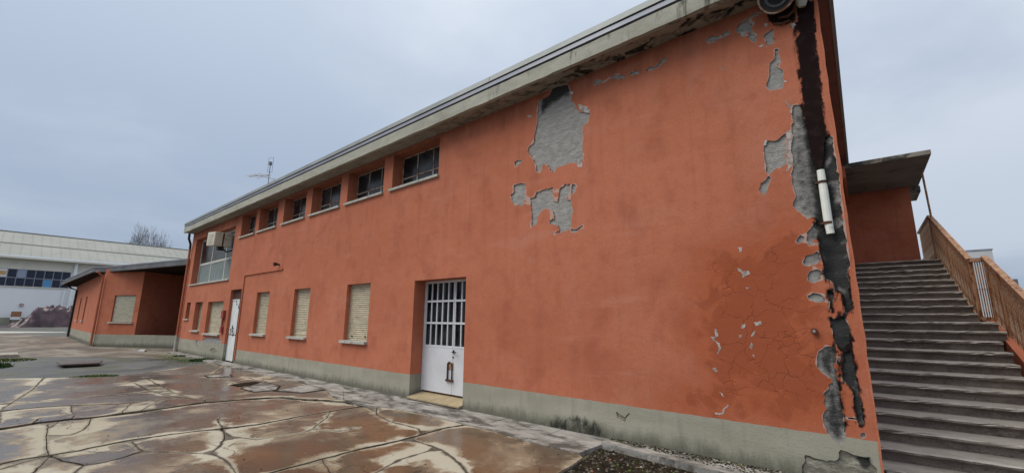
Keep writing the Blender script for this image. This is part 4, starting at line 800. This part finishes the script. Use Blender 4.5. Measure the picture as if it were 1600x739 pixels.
slabs(pv, [([(x, -1.2), (x+rnd.uniform(-.1, .1), .05)], .012) for x in (-22.6, -20.3, -17.7, -15.4, -13.1, -10.9, -8.35, -6.6, -4.7, -3.6)]+[([(-10.5, -.2), (-9.2, -.42), (-8.2, -.95)], .012), ([(-5.3, -.72), (-4.8, -.42), (-3.7, -.35), (-2.9, -.4)], .01)], .25, PV, 'pavement_concrete', 'concrete_slab', .012, thick=.055, tilt=.003)
# frames of sunken covers in the paving
for i, q in enumerate(DATA['frames']):
    m = MB(); n = 4; z = .006
    for a, b in zip(q, q[1:]+q[:1]) if len(q) == 4 else zip(q, q[1:]+q[:1]):
        m.bar((a[0], a[1], -.016), (b[0], b[1], -.016), .045, .034)
    o = m.build('manhole_cover', 'soil_dark')
    c = np.mean(q, 0); inn = [tuple(c+(np.array(p)-c)*.9) for p in q]
    MB().prism(inn, -.015, .010+.001*i).build('cover_plate', 'soil_dark' if i == 1 else 'pavement_concrete', o)
    tag(o, ['smallest thin framed cover set in the paving, farthest from the barred door', 'dark rusty metal cover set flush in the paving', 'concrete-filled cover frame with a broken outline in the paving', 'long concrete-filled cover frame lying nearest the barred door'][i], 'manhole cover', 'covers set in the cracked paving')
# ledge at wall foot, right
lg = MB(); L = [(-2.84, -.02), (-2.84, -.30), (-2.2, -.36), (-1.58, -.44), (-.6, -.50), (.0, -.52), (.0, -.02)]
lg.prism(L, -.05, .035); LG = tag(lg.build('wall_ledge', 'pavement_concrete'), 'low broken concrete ledge along the foot of the wall', kind='structure')
# ================================================================ GRAVEL
def scatter(name, poly, n, smin, smax, mats, zb, seed, flat=.6, dens=None):
    r = random.Random(seed); q = np.array(poly); lo, hi = q.min(0), q.max(0); m = MB(); idx = []
    c = 0
    while c < n:
        x, y = r.uniform(lo[0], hi[0]), r.uniform(lo[1], hi[1])
        if not inside([(x, y)], poly)[0]: continue
        if dens and r.random() > dens(x, y): continue
        s = smin+(smax-smin)*r.random()**3; a = r.uniform(0, 6.28); k = 5
        base = [(x+math.cos(a+6.28*i/k)*s*r.uniform(.6, 1.1), y+math.sin(a+6.28*i/k)*s*r.uniform(.6, 1.1), zb+s*flat*r.uniform(.0, .4)) for i in range(k)]
        o = len(m.v); m.v += base+[(x+r.uniform(-.3, .3)*s, y+r.uniform(-.3, .3)*s, zb+s*flat*r.uniform(.8, 1.3))]
        m.f += [(o+i, o+(i+1) % k, o+k) for i in range(k)]; idx += [r.choices(range(len(mats)), [w for _, w in mats])[0]]*k; c += 1
    me = bpy.data.meshes.new(name); me.from_pydata(m.v, [], m.f)
    for mm, _ in mats: me.materials.append(MATS[mm])
    me.polygons.foreach_set('material_index', idx); return tag(ob(name, me), kind='stuff')
GP = [(-2.86, -.34), (-1.58, -.46), (.0, -.54), (1.9, .6), (2.6, -1), (1.6, -6), (-2.2, -6), (-2.47, -4.2), (-2.42, -2.6), (-2.64, -1.57), (-2.67, -1.2)]
gb = MB(); gb.prism(GP, -.048, -.030); tag(gb.build('bare_soil', 'soil_dark'), 'dark soil beside the wall ledge', kind='structure')
tag(scatter('gravel', GP, 16000, .006, .03, [('gravel_mix', 10), ('soil_dark', 9), ('gravel_pale', .3), ('leaf_litter', .25), ('moss_green', 1.0)], -.031, 3, dens=lambda x, y: 1 if y > -3 else .15), 'dark gravel with leaf litter at the wall corner')
LD = [(-2.84, -.02), (-2.84, -.10), (-1.58, -.30), (-.6, -.36), (0, -.40), (0, -.02)]
tag(scatter('dirt', LD, 2600, .006, .022, [('gravel_mix', 5), ('soil_dark', 9), ('gravel_pale', .25), ('leaf_litter', .12), ('moss_green', .9)], .034, 5, dens=lambda x, y: 1 if y > -.05-.25*abs(mnoise.noise(Vector((x*4, y*4, 0))))-.06 else .25), 'dirt and crumbs lying on the wall ledge')
tag(scatter('rubble', [(-12, -.4), (-3, -.6), (-3, -5), (-9, -6), (-15, -4)], 420, .004, .016, [('gravel_mix', 5), ('gravel_pale', 1), ('soil_dark', 3)], .001, 8), 'crumbs scattered on the cracked paving')
# bottom landing in front of the stairs
fp = MB(); fp.prism([(.0, -.50), (.012, .95), (2.6, .95), (2.6, -.3)], -.05, .002); tag(fp.build('stair_foot', 'pavement_concrete'), 'concrete floor before the first step', kind='structure')

# ---- plants
def tuft(name, loc, rad, n, hmin, hmax, mat, label, seed, lean=.5, width=.008, group=None):
    r = random.Random(seed); m = MB()
    for i in range(n):
        a = r.uniform(0, 6.28); d = rad*math.sqrt(r.random()); x, y = d*math.cos(a)*1.0, d*math.sin(a)
        h = r.uniform(hmin, hmax)*(1-.5*d/rad); b = r.uniform(0, 6.28); l = h*lean*r.random(); w = width*r.uniform(.6, 1.4); c = math.cos(b+1.57)*w, math.sin(b+1.57)*w
        m.add([(x-c[0], y-c[1], -.02), (x+c[0], y+c[1], -.02), (x+math.cos(b)*l*.5+c[0]*.8, y+math.sin(b)*l*.5+c[1]*.8, h*.6), (x+math.cos(b)*l*.5-c[0]*.8, y+math.sin(b)*l*.5-c[1]*.8, h*.6), (x+math.cos(b)*l, y+math.sin(b)*l, h*(.95-.3*r.random()))], [(0, 1, 2, 3), (3, 2, 4)])
    o = m.build(name, mat); o.location = loc; return tag(o, label, 'weeds', group)
tuft('weed_clump', (-21.7, -5.75, -.03), .7, 420, .06, .30, 'weed_green', 'dark green leafy weed clump at the left edge of the yard', 1, .8, .022)
tuft('grass_tuft', (-16.35, -3.75, -.03), .55, 900, .02, .08, 'moss_green', 'low bright green grass patch at the rim of the paving', 2, .9)
tuft('grass_tuft', (-24.6, -5.2, -.03), .8, 900, .02, .10, 'moss_green', 'low grass beside the pale kerb at the left edge', 3, .9)
tuft('moss_tuft', (-19.8, -.35, -.02), .4, 700, .03, .16, 'weed_green', 'mossy weed growing at the wall foot below the wide shutter', 4, .7)
tuft('moss_tuft', (-22.5, -.32, -.02), .35, 350, .02, .10, 'weed_green', 'small weed at the wall foot left of the wide shutter', 5, .7)
for i in range(4): pass
r_ = random.Random(12); mm = MB()
for i in range(2600):
    x, y = r_.gauss(-21.5, 1.6), r_.gauss(-.75, .28)
    h = r_.uniform(.01, .045); b = r_.uniform(0, 6.28)
    mm.add([(x-.012, y, -.04), (x+.012, y, -.04), (x+math.cos(b)*.02, y+math.sin(b)*.02, -.03+h)], [(0, 1, 2)])
tag(mm.build('moss', 'moss_green'), 'thin green moss on the yard in front of the lower windows', kind='stuff')
# ---- loose things on the yard
m = MB(); m.prism([(-21.4, -4.11), (-19.96, -4.09), (-19.91, -3.2), (-20.94, -3.0)], .03, .075); m.box(-21.0, -20.9, -3.9, -3.3, -.045, .03).box(-20.3, -20.2, -3.9, -3.3, -.045, .03)
tag(m.build('metal_panel', 'panel_rust', bevel=.004), 'dark rusty metal panel lying flat on the yard', 'panel')
m = MB(); m.prism([(-27.0, -.95), (-26.7, -1.1), (-26.5, -.9), (-26.8, -.75)], -.03, .05); tag(m.build('litter', 'paper_white'), 'small white scrap of litter on the yard before the annex', 'litter')
m = MB(); m.box(-27.5, -25.9, -5.6, -4.85, -.05, .10); tag(m.build('concrete_beam', 'gravel_pale', bevel=.01), 'pale concrete kerb piece lying at the left edge of the yard', 'kerb')
m = MB(); m.prism([(-72, -12), (-62, -4.95), (-62, -.9), (-64, -.7), (-69, -4.95), (-78, -12)], -.046, -.03); tag(m.build('kerb_strip', 'sill_stone'), 'pale strip along the yard road', kind='structure')

# ---- air conditioner, aerial
AC = tag(empty('air_conditioner', (-20.1, 0, 4.2)), 'rusty cream air conditioner box sticking out of the large upper window', 'air conditioner')
AC.location = (-20.15, 0, 4.42); AC.rotation_euler = (0, .09, 0)
MB().box(-.64, .34, -.5, .12, .0, .56).build('casing', 'ac_cream', AC, bevel=.015)
for k in range(5): MB().box(-.5, .1, -.512, -.502, .08+k*.09, .125+k*.09).build('louvre', 'ac_cream', AC)
MB().box(.341, .348, -.22, -.17, .0, .55).build('seam', 'dark_rust', AC)
m = MB(); m.box(.0, .24, -.3, -.1, -.16, -.001); m.tube([(.2, -.2, -.05), (.3, .0, -.2), (.3, .2, -.1)], .03, 8); m.build('drain', 'black_iron', AC)
AN = tag(empty('roof_aerial', (-25.0, 3.0, 6.02)), 'thin television aerial on the roof', 'aerial')
AN.location = (-25.0, 3.0, 6.02)
m = MB(); m.tube([(0, 0, 0), (0, 0, 4.15)], .022, 6); m.build('mast', 'antenna_metal', AN)
MB().tube([(-2.4, .0, 3.92), (1.5, 0, 2.75)], .018, 6).build('boom', 'antenna_metal', AN)
for x, l in ((-2.3, .35), (-1.6, .45), (-1.35, .45), (-.8, .3), (1.1, .3)):
    z = 3.92-(x+2.4)*.3; MB().tube([(x-.25, -l, z-.12), (x+.25, l, z+.12)], .016, 5).build('element', 'antenna_metal', AN)
m = MB(); m.tube([(0, -.0, 3.95), (0, 0, 4.12)], .09, 8); m.build('amplifier', 'antenna_metal', AN)
m = MB(); q = [(-.32, 0, 3.6), (-.32, 0, 4.45), (.36, 0, 4.3), (.36, 0, 3.45)]
for a, b in zip(q, q[1:]+q[:1]): m.tube([a, b], .009, 5)
m.build('reflector', 'antenna_metal', AN)

# ================================================================ ANNEX (left)
AX = tag(empty('annex_building'), 'low terracotta annex with overhanging grey flat roof left of the main building', 'building')
A = np.array([-32.95, -1.99]); B = np.array([-25.3, 2.40]); Lf = np.array([-51.18, -1.6])
def wall(p, q, z0, z1, holes, mat, parent, name, zp=.0, depth=.2):
    """upright wall p->q with openings given as (s0,s1,z0,z1) and reveals; the inside is on the left of p->q"""
    p = np.array(p); q = np.array(q); L = np.linalg.norm(q-p); d = (q-p)/L; nn = np.array([-d[1], d[0]])
    ss = sorted({0, L, *[h[0] for h in holes], *[h[1] for h in holes]}); zz = sorted({z0, z1, *[h[2] for h in holes], *[h[3] for h in holes]})
    m = MB(); P3 = lambda s, z, y=0: (*(p+d*s+nn*y), z)
    for a, b in zip(ss[:-1], ss[1:]):
        for c, e in zip(zz[:-1], zz[1:]):
            if any(h[0] <= a and b <= h[1] and h[2] <= c and e <= h[3] for h in holes): continue
            m.add([P3(a, c), P3(b, c), P3(b, e), P3(a, e)], [(0, 1, 2, 3)])
    for a, b, c, e in holes:
        m.add([P3(a, c), P3(b, c), P3(b, e), P3(a, e), P3(a, c, depth), P3(b, c, depth), P3(b, e, depth), P3(a, e, depth)], [(0, 1, 5, 4), (1, 2, 6, 5), (2, 3, 7, 6), (3, 0, 4, 7)])
    me = bpy.data.meshes.new(name); me.from_pydata(m.v, [], m.f); me.materials.append(MATS[mat]); return ob(name, me, parent), P3
dA = (B-A)/np.linalg.norm(B-A); nA = np.array([-dA[1], dA[0]]); K0 = A+dA*2.62; K1 = A+dA*2.9+nA*4.2; K2 = K1+dA*6.0  # recess added to put deep shade beside the main building
_, PF = wall(A, K0, .62, 4.2, [(.88, 2.3, 1.29, 2.74)], 'terracotta', AX, 'front_wall', depth=.1)
tag(wall(K0, K1, -.1, 4.2, [], 'terracotta', AX, 'sheltered_wall')[0], 'side wall of a recess added to darken this end of the annex'); tag(wall(K1, K2, -.1, 4.2, [], 'terracotta', AX, 'shade_recess_back')[0], 'back wall of the recess added to darken this end of the annex')
wall(A, B, -.1, .62, [], 'plinth_paint', AX, 'plinth')
q0 = A+dA*2.61; MB().prism([tuple(q0+nA*.003), tuple(B+nA*.003), tuple(B+nA*.2), tuple(q0+nA*.2)], -.1, .617).build('parapet', 'plinth_paint', AX)  # carries the plinth across the added recess
_, PS = wall(Lf, A, .62, 4.2, [(5.6, 6.5, 1.31, 2.9), (9.6, 10.5, 1.31, 2.9)], 'terracotta', AX, 'side_wall', depth=.35)
wall(Lf, A, -.1, .62, [], 'plinth_paint', AX, 'plinth')
wall((-51.2, 14), Lf, -.1, 4.2, [], 'terracotta', AX, 'rear_wall'); wall(B, (-25.3, 14), -.1, 4.2, [], 'terracotta', AX, 'rear_wall'); wall((-25.3, 14), (-51.2, 14), -.1, 4.2, [], 'terracotta', AX, 'rear_wall')
def quadbox(P3, s0, s1, z0, z1, y0, y1, name, mat, parent):
    v = [P3(s, z, y) for y in (y0, y1) for s, z in ((s0, z0), (s1, z0), (s1, z1), (s0, z1))]
    return MB().add(v, [(0, 1, 2, 3), (7, 6, 5, 4), (0, 4, 5, 1), (1, 5, 6, 2), (2, 6, 7, 3), (3, 7, 4, 0)]).build(name, mat, parent)
sh = quadbox(PF, .89, 2.29, 1.30, 2.735, .085, .095, 'shutter', 'shutter_grey', AX)
m = MB()
for k in range(24):
    z = 1.31+k*.059; v = [PF(s, zz_, y) for s, zz_, y in ((.9, z, .06), (2.28, z, .06), (2.28, z+.045, .068), (.9, z+.045, .068), (.9, z+.056, .084), (2.28, z+.056, .084))]
    m.add(v, [(0, 1, 2, 3), (3, 2, 5, 4)])
s = m.build('slats', 'shutter_grey', sh); s['kind'] = 'stuff'
quadbox(PF, .78, 2.4, 1.22, 1.285, -.08, .08, 'sill', 'sill_stone', AX)
for a in (5.6, 9.6):
    wn = quadbox(PS, a+.01, a+.89, 1.32, 2.89, .30, .33, 'window', 'glass_dark', AX); quadbox(PS, a-.1, a+1.0, 1.22, 1.30, -.09, .3, 'sill', 'sill_stone', wn)
RF = [(-47.0, -2.75), (-34.15, -2.55), (-33.4, -2.05), (-25.32, 2.0), (-25.32, 15), (-52, 15), (-52, -2.75)]
RFR = [(-47.6, -2.55), (-34.0, -2.45), (-33.2, -1.98), (-25.14, -.1), (-25.14, .4), (-25.14, 15), (-52, 15), (-52, -2.5)]
m = MB(); m.prism(RFR, 4.02, 4.06); m.build('soffit', 'dark_soffit', AX)  # near-black colour deepens the shade in the added recess
m = MB(); m.prism(RFR, 4.062, 4.30); c_ = m.build('roof', 'roof_grey', AX)
cx = [sum(p[0] for p in RFR)/len(RFR), sum(p[1] for p in RFR)/len(RFR)]
m = MB(); m.prism([(p[0]+(cx[0]-p[0])*-.002, p[1]+(cx[1]-p[1])*-.004) for p in RFR], 4.302, 4.36); m.build('roof_edge', 'gutter_metal', AX)
m = MB(); q = PF(-.06, 0, -.07); m.tube([(q[0], q[1], 0), (q[0], q[1], 3.75), (q[0]+.1, q[1]-.3, 4.02)], .055, 8); m.build('downpipe', 'terracotta', AX)
m = MB(); q = PS(2.2, 0, -.09); m.tube([(q[0]-.2, q[1]-.6, 4.02), (q[0]-.1, q[1]-.4, 3.8), (q[0], q[1], 3.6), (q[0], q[1], 0)], .07, 8); tag(m.build('downpipe', 'black_iron', AX), 'black downpipe at the far end of the annex side wall')
MB().tube([(-26.6, 3.4, 4.3), (-26.6, 3.4, 5.3)], .12, 8).build('vent_pipe', 'gutter_metal', AX)

# ================================================================ WAREHOUSE
WH = tag(empty('warehouse', (-100, 0, 0)), 'long white and cream warehouse with a band of dark windows', 'building')
Y0w, Y1w = -70, 70
wb = lambda y0, y1, z0, z1, x0, x1, n, mt_: MB().box(x0, x1, y0, y1, z0, z1).build(n, mt_, WH)
wb(Y0w, Y1w, -.2, 1.25, -.6, .03, 'base', 'wh_base'); wb(Y0w, Y1w, 1.25, 5.86, -.6, 0, 'wall', 'wh_white')
wb(Y0w, Y1w, 8.52, 10.3, -.6, .0, 'upper_wall', 'wh_cream'); wb(1.35, Y1w, 5.86, 8.52, -.6, .0, 'wall', 'wh_white')
wb(Y0w, 1.35, 5.86, 8.52, -.6, -.35, 'dark_lining', 'wh_dark')
wb(Y0w, 1.35, 5.80, 5.95, -.02, .14, 'sill', 'wh_cream')
wn = MB(); ys = [1.30-.96*k for k in range(34)]
for y in ys: wn.box(-.12, -.02, y-.045, y+.045, 5.95, 8.5)
WN = wn.build('window', 'gutter_metal', WH); MB().box(-.125, -.015, ys[-1], 1.3, 7.17, 7.28).build('crossbar', 'gutter_metal', WN)
pme = MB().box(-.09, -.07, -.44, .44, 0, 1.2).mesh('pane', 'glass_blue'); 
special = {(7, 1): 'sign_white', (5, 1): 'pane_pale', (2, 0): 'pane_sky'}
for k in range(33):
    for r in (0, 1):
        mt_ = special.get((k, r)); me = MB().box(-.09, -.07, -.44, .44, 0, 1.2).mesh('pane', mt_) if mt_ else pme
        p = ob('pane', me, WN); p.location = (0, 1.30-.96*(k+.5), 5.96 if r == 0 else 7.285)
MB().box(-.068, -.06, 1.30-.96*7.5-.34, 1.30-.96*7.5+.34, 7.55, 8.15).build('poster', 'poster_orange', WN)
# projecting eave and tall cream parapet cladding
wb(Y0w, Y1w, 10.05, 10.32, -.5, 1.15, 'eave', 'wh_cream'); wb(Y0w, Y1w, 10.33, 10.62, -.5, .95, 'eave_gutter', 'wh_white')
m = MB(); m.extr([(.75, 10.63), (-12, 15.62), (-24.7, 10.63)], 'y', Y0w, Y1w); m.build('roof', 'wh_roof', WH)
m = MB(); m.bar((-5.0, Y0w, 12.93), (-5.0, Y1w, 12.93), .12, .25); m.build('roof_seam', 'wh_base_light', WH); m = MB(); m.bar((-11.9, Y0w, 15.66), (-11.9, Y1w, 15.66), .12, .3); m.build('ridge', 'wh_roof', WH)
wb(Y0w, Y1w, -.1, 10.6, -24, -.61, 'core', 'wh_cream')
m = MB()
for y in np.arange(-20, 36, 1.1): m.bar((.7, y, 10.66), (-11.9, y, 15.60), .05, .06, (0, 0, 1))
s = m.build('roof_ribs', 'wh_roof', WH); s['kind'] = 'stuff'
m = MB(); m.tube([(.3, 1.75, -.1), (.3, 1.75, 10.0)], .22, 10); tag(m.build('downpipe', 'wh_white', WH), 'white downpipe beside the annex roof')
m = MB(); m.tube([(.25, .95, -.1), (.25, .95, 5.6)], .13, 8); m.build('downpipe', 'wh_white', WH)
# no-smoking style red ring sign and cabinet on legs
SG = tag(empty('wall_sign', (-99.9, -3.3, 3.1)), 'small white sign with a red ring on the white warehouse wall', 'sign')
SG.scale = (1, .62, .62); MB().box(-.03, .0, -.42, .42, -.5, .5).build('board', 'sign_white', SG)
m = MB(); pts = [(.012, .30*math.cos(a), .06+.30*math.sin(a)) for a in np.linspace(0, 2*math.pi, 17)]; m.tube(pts, .06, 6, False); m.bar((.012, -.2, .26), (.012, .2, -.14), .09, .02); m.build('ring', 'red_paint', SG)
CB = tag(empty('hydrant_cabinet', (-99.0, -3.3-.35, 0)), 'small brown and white cabinet on legs against the warehouse wall', 'cabinet')
MB().box(-.25, .25, -.5, .5, .95, 1.35).build('body', 'wh_white', CB); MB().box(-.26, .27, -.52, .52, 1.36, 2.15).build('door', 'cabinet_brown', CB)
for y in (-.42, .42): MB().box(-.05, .05, y-.05, y+.05, -.05, .95).build('leg', 'wh_dark', CB)
# tarpaulin heap
tp = MB(); nx, ny = 34, 64
for i in range(nx):
    for j in range(ny):
        u, w = i/(nx-1), j/(ny-1); y = -5.2+8.6*w; x = -96+5.0*u
        prof = np.interp(w, [0, .04, .12, .22, .32, .36, .55, .8, .93, 1], [0, .12, .3, .75, 1.6, 2.55, 2.75, 2.7, 2.6, 0])
        e = min(1, (1-abs(2*u-1))*2.6); h = prof*e**.75
        h += ((abs(mnoise.noise(Vector((x*.75+y*.8, y*.9, 3))))-.25)*1.25+(abs(mnoise.noise(Vector((x*1.9-y*1.3, y*1.8, 8))))-.2)*.3)*min(1, h*1.2)
        tp.v.append((x+mnoise.noise(Vector((y*1.1, 5, 1)))*.35, y+mnoise.noise(Vector((x, 9, h)))*.2, max(h, 0)-.04))
for i in range(nx-1):
    for j in range(ny-1): a = i*ny+j; tp.f.append((a, a+ny, a+ny+1, a+1))
tag(tp.build('tarp_heap', 'tarp_maroon', smooth=True), 'heap covered by a crumpled maroon tarpaulin before the warehouse', 'tarp heap')

# ================================================================ BARE TREES
def bare_tree(loc, H, spread, seed, label, width, levels=6):
    r = random.Random(seed); T = empty('bare_tree', loc); tag(T, label, 'tree', 'bare trees behind the warehouse')
    tr = MB(); tr.tube([(0, 0, 0), (r.uniform(-.1, .1), 0, H*.18), (r.uniform(-.2, .2), r.uniform(-.2, .2), H*.36)], [H*.022, H*.018, H*.014], 7); tr.build('trunk', 'bark', T)
    cr = MB()
    def grow(p, d, L, rad, lev):
        mid = p+d*L*.5+Vector((r.gauss(0, 1), r.gauss(0, 1), r.gauss(0, .5)))*L*.05; e = p+d*L
        rad = max(rad, H*.0009); cr.tube([p, mid, e], [rad, rad*.8, rad*.6], 4 if lev > 2 else 3, False)
        if lev == 0: return
        for k in range(3 if lev > 2 else 2):
            a = r.uniform(.22, .62); ax = Vector((r.gauss(0, 1), r.gauss(0, 1), r.gauss(0, 1))).cross(d).normalized()
            nd2 = (Matrix.Rotation(a, 3, ax) @ d+Vector((0, 0, .10))).normalized(); grow(e if k else mid.lerp(e, .7), nd2, L*r.uniform(.62, .85), rad*.58, lev-1)
    top = Vector((0, 0, H*.34))
    for k in range(9):
        a = k*.7+r.uniform(-.3, .3); d = Vector((math.cos(a)*spread, math.sin(a)*spread, 1)).normalized(); grow(top-Vector((0, 0, H*.04*k/3)), d, H*.19, H*.010, levels-1)
    q = np.array(cr.v); zs = q[:, 2]; z0_ = H*.30; zt_ = zs.max()
    wd = max(np.percentile(abs(q[:, 0]), 99), np.percentile(abs(q[:, 1]), 99))
    kx = width/2/wd; kz = (H-z0_)/(zt_-z0_)
    cr.v = [(a*kx, b*kx, z0_+(c-z0_)*kz if c > z0_ else c) for a, b, c in cr.v]
    cr.build('crown', 'bark', T); return T
bare_tree((-142, 16.4, 0), 25.4, .8, 4, 'tallest bare rounded tree standing behind the warehouse roof', 11, 7)
bare_tree((-144, 21.9, 0), 20.4, .9, 9, 'lower faint bare tree behind the roof, right of the tallest one', 6, 5)
bare_tree((-146, 26.2, 0), 20.0, .9, 15, 'farthest right faint bare treetop, half hidden by the main building', 6, 5)

# ================================================================ BUILDINGS BEYOND THE STAIRS
FB = tag(empty('grey_tower', (0, 40, 0)), 'tall plain grey panel building seen beyond the stair railing', 'building')
MB().box(3.4, 6.78, 0, 9, -.1, 6.85).build('wall', 'far_grey', FB); MB().box(3.35, 6.83, -.04, 9.05, 6.86, 6.95).build('coping', 'gutter_metal', FB)
MB().box(4.6, 4.64, -.012, -.001, 0, 6.84).build('panel_joint', 'gutter_metal', FB); MB().box(3.4, 6.78, -.012, -.001, 4.05, 4.09).build('panel_joint', 'gutter_metal', FB)
BB = tag(empty('brown_shed', (0, 40, 0)), 'low brown building with a dark roof edge beyond the lower railing', 'building')
MB().box(6.86, 7.45, -.8, 9, -.1, 4.0).build('wall', 'far_brick', BB); MB().box(6.84, 7.55, -.9, 9, 4.01, 4.65).build('roof', 'roof_grey', BB)
